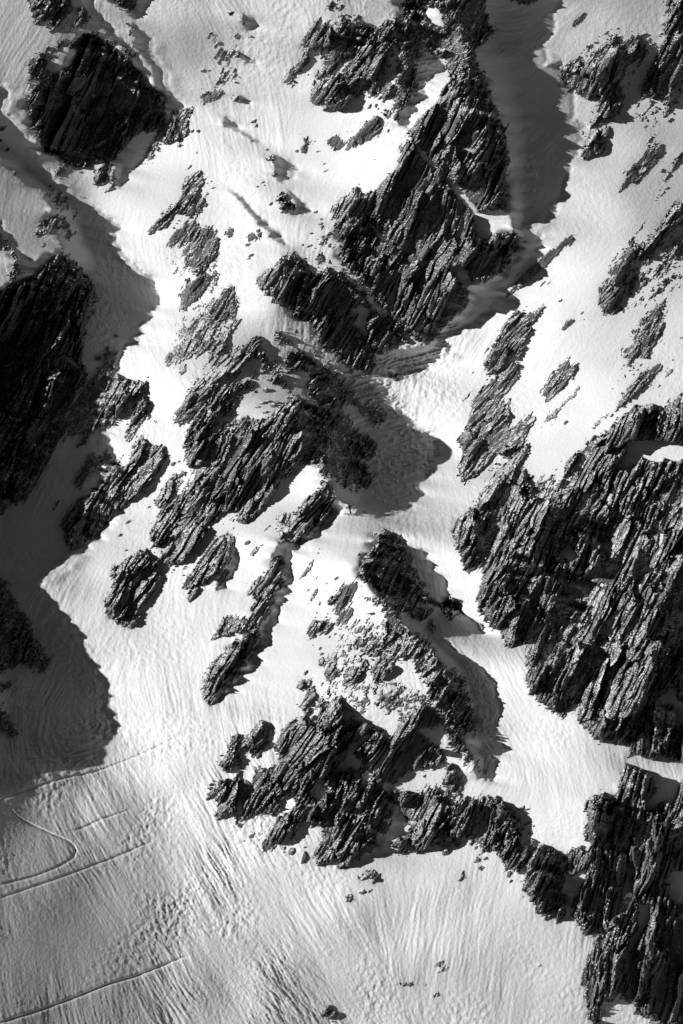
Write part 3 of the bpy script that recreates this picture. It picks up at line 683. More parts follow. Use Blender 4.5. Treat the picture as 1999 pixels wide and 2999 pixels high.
def up(a):
    fy, fx = np.linspace(0, a.shape[0] - 1.001, NY), np.linspace(0, a.shape[1] - 1.001, NX)
    iy, ix = fy.astype(int), fx.astype(int)
    ty, tx = (fy - iy)[:, None], (fx - ix)[None]
    return (a[iy][:, ix] * (1 - tx) + a[iy][:, ix + 1] * tx) * (1 - ty) + (a[iy + 1][:, ix] * (1 - tx) + a[iy + 1][:, ix + 1] * tx) * ty

def bil(a, fx, fy):
    fx = np.clip(fx, 0, a.shape[1] - 1.001); fy = np.clip(fy, 0, a.shape[0] - 1.001)
    ix, iy = fx.astype(int), fy.astype(int)
    tx, ty = fx - ix, fy - iy
    return (a[iy, ix] * (1 - tx) + a[iy, ix + 1] * tx) * (1 - ty) + (a[iy + 1, ix] * (1 - tx) + a[iy + 1, ix + 1] * tx) * ty

sstep = lambda x: (lambda t: t * t * (3 - 2 * t))(np.clip(x, 0, 1))

# --- rock masks, edges torn along the strata
th = math.radians(57)
SU = GX * math.cos(th) - GY * math.sin(th)       # along the strata (up to the right)
SV = GX * math.sin(th) + GY * math.cos(th)       # across them
n1 = fbm(SU / 60, SV / 16, 3, 3, .6)
n2 = fbm(SU / 26, SV / 5.5, 2, 11, .6)
n3 = gnoise(SU / 10, SV / 4.2, 19)
wu = 28 * n1 + 19 * n2 + 10 * n3
wv = 5 * fbm(SU / 30, SV / 14, 3, 23, .6)
WX = GX + math.cos(th) * wu + math.sin(th) * wv
WY = GY - math.sin(th) * wu + math.cos(th) * wv

crags = []
for line in CRAGS.strip().splitlines():
    if '|' in line:
        nm, lab, ang, hr = line.split('|')
        crags.append(dict(name=nm, label=lab, ang=float(ang), hr=float(hr), polys=[]))
    else:
        c, p = line.split(':')
        crags[-1]['polys'].append((float(c), pts(p)))

OWN = np.full((NY, NX), -1, np.int32)
COVER = np.zeros((NY, NX))
HR = np.ones((NY, NX))
ANG = np.full((NY, NX), 60.0)
FLUSH = np.ones((NY, NX))                # ribs that barely stand out of the snow
for ci, c in enumerate(crags):
    for cov, p in c['polys']:
        small = (p[:, 0].max() - p[:, 0].min()) < 55
        sl, m = raster(p, GX + (WX - GX) * (.35 if small else 1), GY + (WY - GY) * (.35 if small else 1))
        if sl is None:
            continue
        m &= cov > COVER[sl]
        OWN[sl][m] = ci; COVER[sl][m] = cov; HR[sl][m] = c['hr']; ANG[sl][m] = c['ang']
        FLUSH[sl][m] = .35 if ((c['name'] == 'rock_rib' and c['hr'] <= 1.1) or c['name'] == 'rock_splinters') else 1.0
HOLE = np.zeros((NY, NX), bool)
HXw, HYw = GX + (WX - GX) * .3, GY + (WY - GY) * .3
for line in HOLES.strip().splitlines():
    p = pts(line)
    cx, cy = p.mean(0)
    sl, m = raster(p, HXw, HYw)
    if sl is not None:
        HOLE[sl] |= m
COVER[HOLE] = 0
ROCK = (COVER > 0).astype(float)
solid = .4 * blur(ROCK, 1) + .6 * ROCK
wide = blur(ROCK * np.clip(COVER, 0, 1) * (COVER > .47), 7)
covs = blur(COVER, 1) / np.maximum(solid, .05)
mott = fbm(SU / 30, SV / 13, 5, 41, .8) * 2.7
sn = fbm(SU / 60, SV / 5.5, 3, 47, .65) * 1.7
sn2 = fbm(SU / 110, SV / 12, 3, 49, .6) * 1.7
halo = blur(ROCK * np.clip(COVER, 0, 1) * (COVER > .47), 4)
FE = (solid - .38) * 2 + .55 * fbm(SU / 14, SV / 6, 3, 43, .8) + .35 * sn
FI = (covs * .965 - .5) * 2.7 + mott * (.72 + .85 * np.clip(1 - np.abs(covs - .55) * 2, 0, 1)) + .35 * np.minimum(sn2 + .3, 0) - .65 * (1 - sstep(halo * 1.5 - .4)) * blur((HR >= 1.2).astype(float), 3)
FE = FE + .5 * (COVER > 0) * (COVER < .47)
F = np.minimum(FE, FI)
F = np.maximum(F, np.where(HOLE, -1, np.minimum(halo * 1.5 - .92 + sn * .98, .6)))

# --- shade and slope plan
sh = np.zeros((NY, NX), bool)
lt_ = -GX * math.sin(AZ) + GY * math.cos(AZ)
tooth = (np.abs(((lt_ / 52 + 1.3 * gnoise(GX / 300, GY / 120, 404)) % 1.0) - .35) * 2 - .6) * 26 * np.clip(gnoise(GX / 170, GY / 170, 405) * 1.6 + .5, 0, 1)
tooth = tooth + 12 * fbm(lt_ / 22, GX / 400, 3, 406, .7)
SXw, SYw = GX + (WX - GX) * .3 + tooth * math.cos(AZ), GY + (WY - GY) * .3 + tooth * math.sin(AZ)
for line in SHADE.strip().splitlines():
    sl, m = raster(pts(line), SXw, SYw)
    if sl is not None:
        sh[sl] |= m
tone, = lerp_points(TONE.replace('\n', ' '), 1)
NLt = np.clip((tone / 255.0) ** 2.2 / .93 - .035 - .09 * np.clip((215 - tone) / 60, 0, 1), .06, .88)
gs = np.linspace(-TE + .05, 1.25, 200)
nl = CE * (gs + TE) / np.sqrt(1 + gs * gs + .04)
g_lit = np.interp(NLt, nl, gs)
rk = blur(ROCK * (COVER > .8), 3)
G = g_lit - rk * .30
G = np.where(HOLE, g_lit + .1, G)

dx, dy = math.cos(AZ), math.sin(AZ)       # the way the light travels over the picture
R = G + TE
# scanlines along the light
diag = math.hypot(X1 - X0, Y1 - Y0)
ns = int(diag / STEP)
s_ax = (np.arange(ns) - ns / 2) * STEP
t_ax = (np.arange(ns) - ns / 2) * STEP
mx, my = (X0 + X1) / 2, (Y0 + Y1) / 2
TT, SS = np.meshgrid(t_ax, s_ax, indexing='ij')
PX = (mx + SS * dx - TT * dy - X0) / STEP
PY = (my + SS * dy + TT * dx - Y0) / STEP
okp = (PX > -1) & (PX < NX) & (PY > -1) & (PY < NY)
def to_scan(a): return bil(a.astype(float), PX, PY)
BX = ((GX - mx) * dx + (GY - my) * dy) / STEP + ns / 2
BY = (-(GX - mx) * dy + (GY - my) * dx) / STEP + ns / 2
def ray_level(z):                        # which sun ray a point lies on (z metres towards the camera, perspective allowed for)
    return z + SS * KPX * TE * (1 - z / DIST)
def from_scan(a): return bil(a, BX, BY)
def shade_profile(shs, Rs):
    m = (shs > .5) & okp
    st = m.copy(); st[:, 1:] &= ~m[:, :-1]
    idx = np.arange(ns)[None] * np.ones((ns, 1), int)
    start = np.maximum.accumulate(np.where(st, idx, -1), axis=1)
    en = m.copy(); en[:, :-1] &= ~m[:, 1:]
    rev = np.where(en, idx, 10 ** 6)[:, ::-1]
    end = np.minimum.accumulate(rev, axis=1)[:, ::-1]
    L = np.maximum(end - start + 1, 1)
    u = (idx - start) / L
    prof = -.85 + 1.29 * sstep((u - .22) / .24)
    return np.where(m, prof, Rs)
shs = to_scan(sh)
Rs = shade_profile(shs, to_scan(R))
Gfin = from_scan(Rs) - TE
Gfin = np.where(sh, Gfin, G) - TILT * dy

def solve(Gm, eps, h0=None, delta=1.5e-6):
    """height whose slope along the light is Gm, smooth across it (least squares by FFT)"""
    padx, pady = 400, 400
    mean = Gm.mean(); Gm = Gm - mean
    W = np.pad(Gm, ((pady, pady), (padx, padx)), mode='edge')
    wy = np.ones(W.shape[0]); wx = np.ones(W.shape[1])
    ry = sstep(np.arange(pady) / pady); rx = sstep(np.arange(padx) / padx)
    wy[:pady] = ry; wy[-pady:] = ry[::-1]; wx[:padx] = rx; wx[-padx:] = rx[::-1]
    W = W * wy[:, None] * wx[None]
    kx = 2 * np.pi * np.fft.rfftfreq(W.shape[1])[None]; ky = 2 * np.pi * np.fft.fftfreq(W.shape[0])[:, None]
    D = 1j * (kx * dx + ky * dy); P = 1j * (-kx * dy + ky * dx)
    H = np.conj(D) * np.fft.rfft2(W * CELL) / (np.abs(D) ** 2 + eps * np.abs(P) ** 2 + delta + 1e-12)
    return np.fft.irfft2(H, s=W.shape)[pady:-pady, padx:-padx] + mean * KPX * ((GX - mx) * dx + (GY - my) * dy)
EPS = .045
h = solve(Gfin, EPS)
# make every shadow end where it should: the ground at its far edge lies on the ray over the crest
mS = (shs > .5) & okp
stS = mS.copy(); stS[:, 1:] &= ~mS[:, :-1]
enS = mS.copy(); enS[:, :-1] &= ~mS[:, 1:]
a_r, a_c = np.nonzero(stS); b_r, b_c = np.nonzero(enS)
adj = np.zeros(ns * ns).reshape(ns, ns)
for it in range(6):
    gg = ray_level(to_scan(h + BASE))
    lo = np.maximum(a_c - 2, 0)
    ga = np.maximum(np.maximum(gg[a_r, lo], gg[a_r, a_c]), gg[a_r, np.minimum(a_c + 2, ns - 1)])
    gb = gg[b_r, np.minimum(b_c + 1, ns - 1)]
    L_ = (b_c - a_c + 1).astype(float)
    need = np.clip((ga - gb) / CELL / (L_ * .66), -.6, .6)
    lab_ = np.cumsum(stS.ravel()).reshape(stS.shape) - 1
    idx_ = np.arange(ns)[None] * np.ones((ns, 1), int)
    sel = mS & (idx_ > (a_c[np.clip(lab_, 0, None)] + .34 * L_[np.clip(lab_, 0, None)]))
    adj[sel] += need[lab_[sel]] * .9
    Gf2 = np.where(sh, Gfin + from_scan(blur(adj, 2)), Gfin)
    h = solve(Gf2, EPS)
for it in range(3):                      # jagged crests: the skyline tooth by tooth
    gg = ray_level(to_scan(h + BASE))
    ga = np.max([gg[a_r, np.clip(a_c + k_, 0, ns - 1)] for k_ in range(-4, 6)], axis=0)
    gb = gg[b_r, np.minimum(b_c + 1, ns - 1)]
    Dv = np.clip(gb - ga, -1.6, 1.6) * np.clip((b_c - a_c) / 14.0, 0, 1)
    add = np.zeros((ns, ns))
    for k_ in range(-9, 13):
        wk = math.cos(max(-1, min(1, (k_ - 1.5) / 11.0)) * math.pi / 2) ** 2
        np.maximum.at(add, (a_r, np.clip(a_c + k_, 0, ns - 1)), np.maximum(Dv, 0) * wk)
    neg = np.zeros((ns, ns))
    for k_ in range(-9, 13):
        wk = math.cos(max(-1, min(1, (k_ - 1.5) / 11.0)) * math.pi / 2) ** 2
        np.minimum.at(neg, (a_r, np.clip(a_c + k_, 0, ns - 1)), np.minimum(Dv, 0) * wk)
    h = h + from_scan(add + neg)
h = .5 * h + .5 * blur(h, 1)
for it in range(1):
    hs = to_scan(h + BASE)
    gg = ray_level(hs)
    gg = np.where(okp, gg, -1e6)
    run = np.maximum.accumulate(gg, axis=1)
    prev = np.concatenate([run[:, :1] - 1e3, run[:, :-1]], axis=1)
    m = shs > .5
    want = np.where(m, np.minimum(gg, prev - .25), np.maximum(gg, prev + .02 * CELL))
    corr = np.where(okp, want - gg, 0)
    corr = np.clip(corr, -.8, .2)
    h = h + blur(from_scan(corr), 1)
HB = h + BASE                             # large forms, metres towards the camera

# --- small forms of the snow
c2, s2, rough = lerp_points(FLOW.replace('\n', ' '), 2)
phi = .5 * np.arctan2(s2, c2)
acc = np.zeros((NY, NX)); wsum = np.zeros((NY, NX))
for k in range(9):
    a = math.pi * k / 9
    dphi = (phi - a + math.pi / 2) % math.pi - math.pi / 2
    w = np.clip(1 - np.abs(dphi) / (math.pi / 9), 0, 1)
    if w.max() <= 0:
        continue
    fu = GX * math.cos(a) - GY * math.sin(a); fv = GX * math.sin(a) + GY * math.cos(a)
    fv = fv + 6 * gnoise(fu / 90, fv / 40, 77)
    n = .46 * fbm(fu / 95, fv / 9, 3, 51 + k, .72) + .2 * gnoise(fu / 260, fv / 45, 90 + k) * 2.0
    acc += w * n; wsum += w
streak = acc / np.maximum(wsum, 1e-3)
lump = fbm(GX / 16, GY / 16, 3, 61, .7)
deb = sstep(fbm(GX / 260, GY / 260, 2, 71) * 2 + .5)
vary = sstep(gnoise(GX / 190, GY / 260, 501) * 1.3 + .55)
snow_fine = rough * (.27 * streak * (.35 + .9 * vary) + .13 * lump * (.15 + 1.3 * deb * (1.1 - vary))) + .4 * gnoise(GX / 210, GY / 170, 81) * (.25 + .6 * rough)
# scallops left by sliding snow in the shaded couloirs
scal = np.abs(gnoise(GX / 75 + 1.6 * gnoise(GX / 90, GY / 50, 7), GY / 15 + GX / 60, 8))
cs = sstep(rough - .95) * 4 * blur(sh.astype(float), 6)
snow_fine = snow_fine + np.clip(cs, 0, 1) * 1.05 * (.3 - np.minimum(scal, .3))
snow_fine += (.012 + .03 * rough) * fbm(GX / 6.5, GY / 6.5, 2, 301, .9)
snow_fine *= 1 - .9 * blur(ROCK, 4) * (rough < .3)

# --- small forms of the rock
ANGS = [49, 57, 64, 76, 130, 25]
near_a = np.argmin(np.abs(ANG[..., None] - np.array(ANGS)), -1)
for _ in range(10):                      # carry the angle of each crag a little beyond its edge
    for ax, s_ in ((0, 1), (0, -1), (1, 1), (1, -1)):
        r_ = np.roll(ROCK, s_, axis=ax); n_ = np.roll(near_a, s_, axis=ax)
        if _ == 0 and ax == 0 and s_ == 1:
            known = ROCK > 0
        k_ = np.roll(known, s_, axis=ax)
        near_a = np.where(~known & k_, n_, near_a); known = known | k_
big = sstep((HR - 1.2) / .3)
big = blur(big, 6)
wob = 15 * fbm(GX / 240, GY / 240, 3, 131)
rel = np.zeros((NY, NX)); floor_rel = np.zeros((NY, NX)); RU = np.zeros((NY, NX)); RV = np.zeros((NY, NX)); wsum = np.zeros((NY, NX))
mk = blur(ROCK, 3) > .002
for gi, ang_ in enumerate(ANGS):
    w_ = blur((near_a == gi).astype(float), 5) * mk
    q = w_ > .02
    if not q.any():
        continue
    a_ = math.radians(ang_)
    x_, y_ = GX[q], GY[q]
    ru = x_ * math.cos(a_) - y_ * math.sin(a_); rv = x_ * math.sin(a_) + y_ * math.cos(a_) + wob[q]
    ru = ru + 30 * gnoise(rv / 25, ru / 150, 141); bg_ = big[q]
    rv = rv + 6 * gnoise(ru / 90, rv / 70, 151) * (.3 + np.clip(gnoise(ru / 400, rv / 300, 152) + .5, 0, 1))
    rr = (bg_ * (blocks(ru / 460, rv / 130, 261, 1.3, 1.2, 3.2) * .75 + .35)
          + .95 * blocks(ru / 190, rv / 60, 201, 1.0, .9, 2.0)
          + (.48 * blocks(ru / 95, rv / 26, 211, .75, 1.0, 1.6)
          + .24 * blocks(ru / 30, rv / 11, 221, .8, .9, 1.3)
          + .24 * fbm(ru / 80, rv / 10, 4, 231, .75) + .07 * fbm(ru / 9, rv / 5.2, 2, 236, .8)) * (.75 + .75 * np.clip(gnoise(ru / 170, rv / 110, 281) * 1.4, -.6, .6))
          + .35 * blocks(ru / 70, rv / 85, 291, .8, 1.2, 1.0)
          - 1.1 * np.clip(fbm(ru / 260, rv / 24, 3, 241, .55, ridged=True) - .5, 0, 1) * 2)
    rel[q] += w_[q] * rr; wsum[q] += w_[q]
    floor_rel[q] += w_[q] * (.35 * (.5 + .5 * blocks(ru / 44, rv / 17, 271, .8, .9, 1.5)) + .12 * fbm(ru / 40, rv / 8, 3, 272, .7))
    h_ = near_a[q] == gi
    RU[q] = np.where(h_, ru, RU[q]); RV[q] = np.where(h_, rv, RV[q])
rel /= np.maximum(wsum, .02); floor_rel /= np.maximum(wsum, .02)
inner = sstep(wide * 1.5 - .15)
FLUSH = blur(np.where(ROCK > 0, FLUSH, np.nan_to_num(FLUSH)), 2)
ROCKH = (.22 * np.clip(F, -1.2, 1) * HR + rel * HR * (.3 + .7 * inner) * .85 * (.7 + .3 * FLUSH) + .75 * HR * inner * FLUSH)

floor_rel = .08 + floor_rel * (.3 + .7 * inner)
def surfaces():
    zs = HB + snow_fine
    zr = np.where(F > 0, np.maximum(zs + .03 + floor_rel * np.clip(F * 2, 0, 1), HB + ROCKH),
                  HB + np.minimum(ROCKH, snow_fine - .02 + .5 * np.minimum(F, 0)))
    return zs, zr
for it in range(5):                      # now that the rocks stand on the crests, set the skyline once more
    ZS, ZR = surfaces()
    gg = ray_level(to_scan(np.maximum(ZS, ZR)))
    top = np.array([max(0, a0 - 8) + int(np.argmax(gg[r0, max(0, a0 - 8):b0 + 1])) for r0, a0, b0 in zip(a_r, a_c, b_c)])
    ga = gg[a_r, top]
    gb = gg[b_r, np.minimum(b_c + 1, ns - 1)]
    Dv = np.clip(gb - ga, -3.0, 1.2) * np.clip((b_c - a_c) / 20.0, 0, 1)
    add = np.zeros((ns, ns)); neg = np.zeros((ns, ns))
    for k_ in range(-17, 18):
        wk = math.cos(k_ / 17.5 * math.pi / 2) ** 2
        cc = (a_r, np.clip(top + k_, 0, ns - 1))
        np.maximum.at(add, cc, np.maximum(Dv, 0) * wk)
        np.minimum.at(neg, cc, np.minimum(Dv, 0) * wk)
    HB = HB + blur(from_scan(add + neg), 1) * .9

def spline(p, step):
    out = []
    for i in range(len(p) - 1):
        p0 = p[max(i - 1, 0)]; p1 = p[i]; p2 = p[i + 1]; p3 = p[min(i + 2, len(p) - 1)]
        n = max(2, int(np.hypot(*(p2 - p1)) / step))
        for j in range(n):
            t_ = j / n
            out.append(.5 * ((2 * p1) + (p2 - p0) * t_ + (2 * p0 - 5 * p1 + 4 * p2 - p3) * t_ ** 2 + (3 * p1 - p0 - 3 * p2 + p3) * t_ ** 3))
    out.append(p[-1])
    return np.array(out)
for line in TRACKS.strip().splitlines():     # tracks are cut into the snow
    lab, wid, pl = line.split('|')
    wid = float(wid)
    c_ = spline(pts(pl), 1.0)
    n_ = len(c_); sg = max(.75, wid / CELL * .42)
    dep = wid * 1.25 * np.clip(np.minimum(np.arange(n_), n_ - 1 - np.arange(n_)) / 60.0, .0, 1) * (1 + .35 * fbm(np.arange(n_) / 30.0, np.zeros(n_) + n_ * .37, 3, 15))
    cut = np.zeros((NY, NX))
    cx_, cy_ = (c_[:, 0] - X0) / STEP, (c_[:, 1] - Y0) / STEP
    for oy in range(-4, 5):
        for ox in range(-4, 5):
            ix_, iy_ = np.round(cx_).astype(int) + ox, np.round(cy_).astype(int) + oy
            ok_ = (ix_ >= 0) & (ix_ < NX) & (iy_ >= 0) & (iy_ < NY)
            d2 = (ix_ - cx_) ** 2 + (iy_ - cy_) ** 2
            np.maximum.at(cut, (iy_[ok_], ix_[ok_]), (dep * np.exp(-d2 / (2 * sg * sg)))[ok_])
    HB = HB - cut
ZS, ZR = surfaces()
# ------------------------------------------------------------------ materials
def new_mat(name):
    m = bpy.data.materials.new(name); m.use_nodes = True
    t = m.node_tree; b = t.nodes['Principled BSDF']
    return m, t, b

def N(t, kind, **kw):
    n = t.nodes.new(kind)
    for k, v in kw.items():
        if k.startswith('i_'):
            n.inputs[k[2:].replace('_', ' ')].default_value = v
        else:
            setattr(n, k, v)
    return n

def snow_nodes(t, bsdf, scale=1.0):
    tc = N(t, 'ShaderNodeTexCoord')
    a = N(t, 'ShaderNodeTexNoise', i_Scale=2.0 * scale, i_Detail=5.0, i_Roughness=.7)
    b = N(t, 'ShaderNodeTexNoise', i_Scale=.16 * scale, i_Detail=3.0)
    t.links.new(tc.outputs['Object'], a.inputs['Vector']); t.links.new(tc.outputs['Object'], b.inputs['Vector'])
    r = N(t, 'ShaderNodeMapRange'); r.inputs['From Min'].default_value = .3; r.inputs['From Max'].default_value = .7
    r.inputs['To Min'].default_value = .80; r.inputs['To Max'].default_value = .88
    t.links.new(b.outputs['Fac'], r.inputs['Value'])
    c = N(t, 'ShaderNodeCombineColor')
    for k in ('Red', 'Green', 'Blue'):
        t.links.new(r.outputs['Result'], c.inputs[k])
    return c.outputs['Color'], a.outputs['Fac']

snow_m, t, b = new_mat('snow')
col, nz = snow_nodes(t, b)
t.links.new(col, b.inputs['Base Color'])
b.inputs['Roughness'].default_value = .75
b.inputs['Specular IOR Level'].default_value = .2
bp = N(t, 'ShaderNodeBump', i_Strength=.65, i_Distance=.12)
t.links.new(nz, bp.inputs['Height']); t.links.new(bp.outputs['Normal'], b.inputs['Normal'])

def rock_material(name, dark, light, dust):
    m, t, b = new_mat(name)
    at = N(t, 'ShaderNodeAttribute', attribute_name='strata')
    def layer(sx, sy, sz, scale, det, rough=.6):
        mp = N(t, 'ShaderNodeMapping'); mp.inputs['Scale'].default_value = (sx, sy, sz)
        n = N(t, 'ShaderNodeTexNoise', i_Scale=scale, i_Detail=det, i_Roughness=rough)
        t.links.new(at.outputs['Vector'], mp.inputs['Vector']); t.links.new(mp.outputs['Vector'], n.inputs['Vector'])
        return n.outputs['Fac']
    streak_ = layer(.22, 2.6, .7, 1.0, 6.0, .7)
    patch = layer(.12, .3, .2, 1.0, 3.0)
    grain = layer(.8, 3.5, 1.5, 1.0, 4.0, .6)
    mx_ = N(t, 'ShaderNodeMath', operation='MULTIPLY_ADD'); mx_.inputs[1].default_value = .5
    t.links.new(patch, mx_.inputs[0])
    hv = N(t, 'ShaderNodeMath', operation='MULTIPLY'); hv.inputs[1].default_value = .5
    t.links.new(streak_, hv.inputs[0]); t.links.new(hv.outputs[0], mx_.inputs[2])
    r = N(t, 'ShaderNodeMapRange'); r.inputs['From Min'].default_value = .34; r.inputs['From Max'].default_value = .66
    r.inputs['To Min'].default_value = dark; r.inputs['To Max'].default_value = light
    t.links.new(mx_.outputs[0], r.inputs['Value'])
    rc = N(t, 'ShaderNodeCombineColor')
    for k in ('Red', 'Green', 'Blue'):
        t.links.new(r.outputs['Result'], rc.inputs[k])
    # snow caught on the ledges: faces that look up, broken up by the rock's own grain
    ge = N(t, 'ShaderNodeNewGeometry')
    sp = N(t, 'ShaderNodeSeparateXYZ'); t.links.new(ge.outputs['Normal'], sp.inputs[0])
    d = N(t, 'ShaderNodeMath', operation='MULTIPLY_ADD'); d.inputs[1].default_value = 1.3
    t.links.new(layer(.35, .8, .6, 1.0, 5.0, .65), d.inputs[0]); t.links.new(sp.outputs['Z'], d.inputs[2])
    dr = N(t, 'ShaderNodeMapRange'); dr.inputs['From Min'].default_value = dust; dr.inputs['From Max'].default_value = dust + .03
    t.links.new(d.outputs[0], dr.inputs['Value'])
    mix = N(t, 'ShaderNodeMix', data_type='RGBA')
    mix.inputs[7].default_value = (.82, .82, .82, 1)
    t.links.new(dr.outputs['Result'], mix.inputs[0]); t.links.new(rc.outputs['Color'], mix.inputs[6])
    t.links.new(mix.outputs[2], b.inputs['Base Color'])
    b.inputs['Roughness'].default_value = .68
    b.inputs['Specular IOR Level'].default_value = .35
    bp = N(t, 'ShaderNodeBump', i_Strength=.9, i_Distance=.22)
    sm = N(t, 'ShaderNodeMath', operation='ADD'); t.links.new(grain, sm.inputs[0]); t.links.new(streak_, sm.inputs[1])
    t.links.new(sm.outputs[0], bp.inputs['Height']); t.links.new(bp.outputs['Normal'], b.inputs['Normal'])
    return m
rock_m = rock_material('rock', .03, .26, 1.42)
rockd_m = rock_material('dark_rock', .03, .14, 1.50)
def plain(name, v, rough=.6):
    m, t, b = new_mat(name)
    n = N(t, 'ShaderNodeTexNoise', i_Scale=30.0, i_Detail=2.0)
    r = N(t, 'ShaderNodeMapRange'); r.inputs['To Min'].default_value = v * .85; r.inputs['To Max'].default_value = v * 1.15
    c = N(t, 'ShaderNodeCombineColor'); t.links.new(n.outputs['Fac'], r.inputs['Value'])
    for k in ('Red', 'Green', 'Blue'):
        t.links.new(r.outputs['Result'], c.inputs[k])
    t.links.new(c.outputs['Color'], b.inputs['Base Color']); b.inputs['Roughness'].default_value = rough
    return m

# ------------------------------------------------------------------ putting survey points into the world
def place(px, py, z):
    """px, py: survey position; z: metres the surface stands towards the camera"""
    tdep = DIST - z
    k = KPX * tdep / DIST
    return CAMP + FWD * tdep[..., None] + RGT * ((px - 999.5) * k)[..., None] + UPV * ((1499.5 - py) * k)[..., None]

def ground(px, py):
    fx, fy = (np.asarray(px, float) - X0) / STEP, (np.asarray(py, float) - Y0) / STEP
    return bil(ZS, fx, fy), bil(np.maximum(ZS, ZR), fx, fy)

def grid_mesh(name, P, cells, mat, smooth, extra=None):
    """mesh of the chosen cells of a grid of points"""
    ny, nx = P.shape[:2]
    iy, ix = np.nonzero(cells)
    a = iy * nx + ix
    quads = np.stack([a, a + nx, a + nx + 1, a + 1], 1)
    used = np.zeros(ny * nx, bool); used[quads.ravel()] = True
    remap = np.cumsum(used) - 1
    v = P.reshape(-1, 3)[used]
    q = remap[quads].astype(np.int32)
    me = bpy.data.meshes.new(name)
    me.vertices.add(len(v)); me.vertices.foreach_set('co', v.astype(np.float32).ravel())
    me.loops.add(q.size); me.loops.foreach_set('vertex_index', q.ravel())
    me.polygons.add(len(q)); me.polygons.foreach_set('loop_start', np.arange(0, q.size, 4, dtype=np.int32))
    me.polygons.foreach_set('use_smooth', np.full(len(q), smooth))
    if extra is not None:
        at = me.attributes.new('strata', 'FLOAT_VECTOR', 'POINT')
        at.data.foreach_set('vector', extra.reshape(-1, 3)[used].astype(np.float32).ravel())
    me.update(calc_edges=True)
    me.materials.append(mat)
    return me

def link(name, data, parent=None, label=None, cat=None, group=None, kind=None, loc=None):
    o = bpy.data.objects.new(name, data); COL.objects.link(o)
    if loc is not None:
        o.location = loc
    if parent is not None:
        o.parent = parent
    if label: o['label'] = label
    if cat: o['category'] = cat
    if group: o['group'] = group
    if kind: o['kind'] = kind
    return o

# ------------------------------------------------------------------ the snow face, with a coarse skirt far beyond the picture
hid = (F > .55) & (ZR > ZS + .12)
full = hid[:-1, :-1] & hid[1:, :-1] & hid[:-1, 1:] & hid[1:, 1:]
ext = np.array([60, 160, 320, 560, 900, 1500, 2600])
nE = len(ext)
gxe = np.concatenate([X0 - ext[::-1], gx, gx[-1] + ext]); gye = np.concatenate([Y0 - ext[::-1], gy, gy[-1] + ext])
EX, EY = np.meshgrid(gxe, gye)
ZE = np.pad(ZS - BASE, nE, mode='edge')
lowp = np.pad(blur(ZS - BASE, 30), nE, mode='edge')
ring = np.ones(ZE.shape); ring[nE:-nE, nE:-nE] = 0
ZE = np.where(ring > 0, lowp + 3 * gnoise(EX / 500, EY / 500, 301) * np.clip(np.maximum(np.maximum(X0 - EX, EX - X1), np.maximum(Y0 - EY, EY - Y1)) / 300, 0, 1), ZE) + TILT * (EY - 1499.5) * KPX
cellmask = np.ones((ZE.shape[0] - 1, ZE.shape[1] - 1), bool)
cellmask[nE:-nE, nE:-nE] = ~full
PE = place(EX, EY, ZE)
link('snow_slope', grid_mesh('snow_slope', PE, cellmask, snow_m, True), kind='structure',
     label='steep snow-covered mountainside of fans and couloirs between the crags')

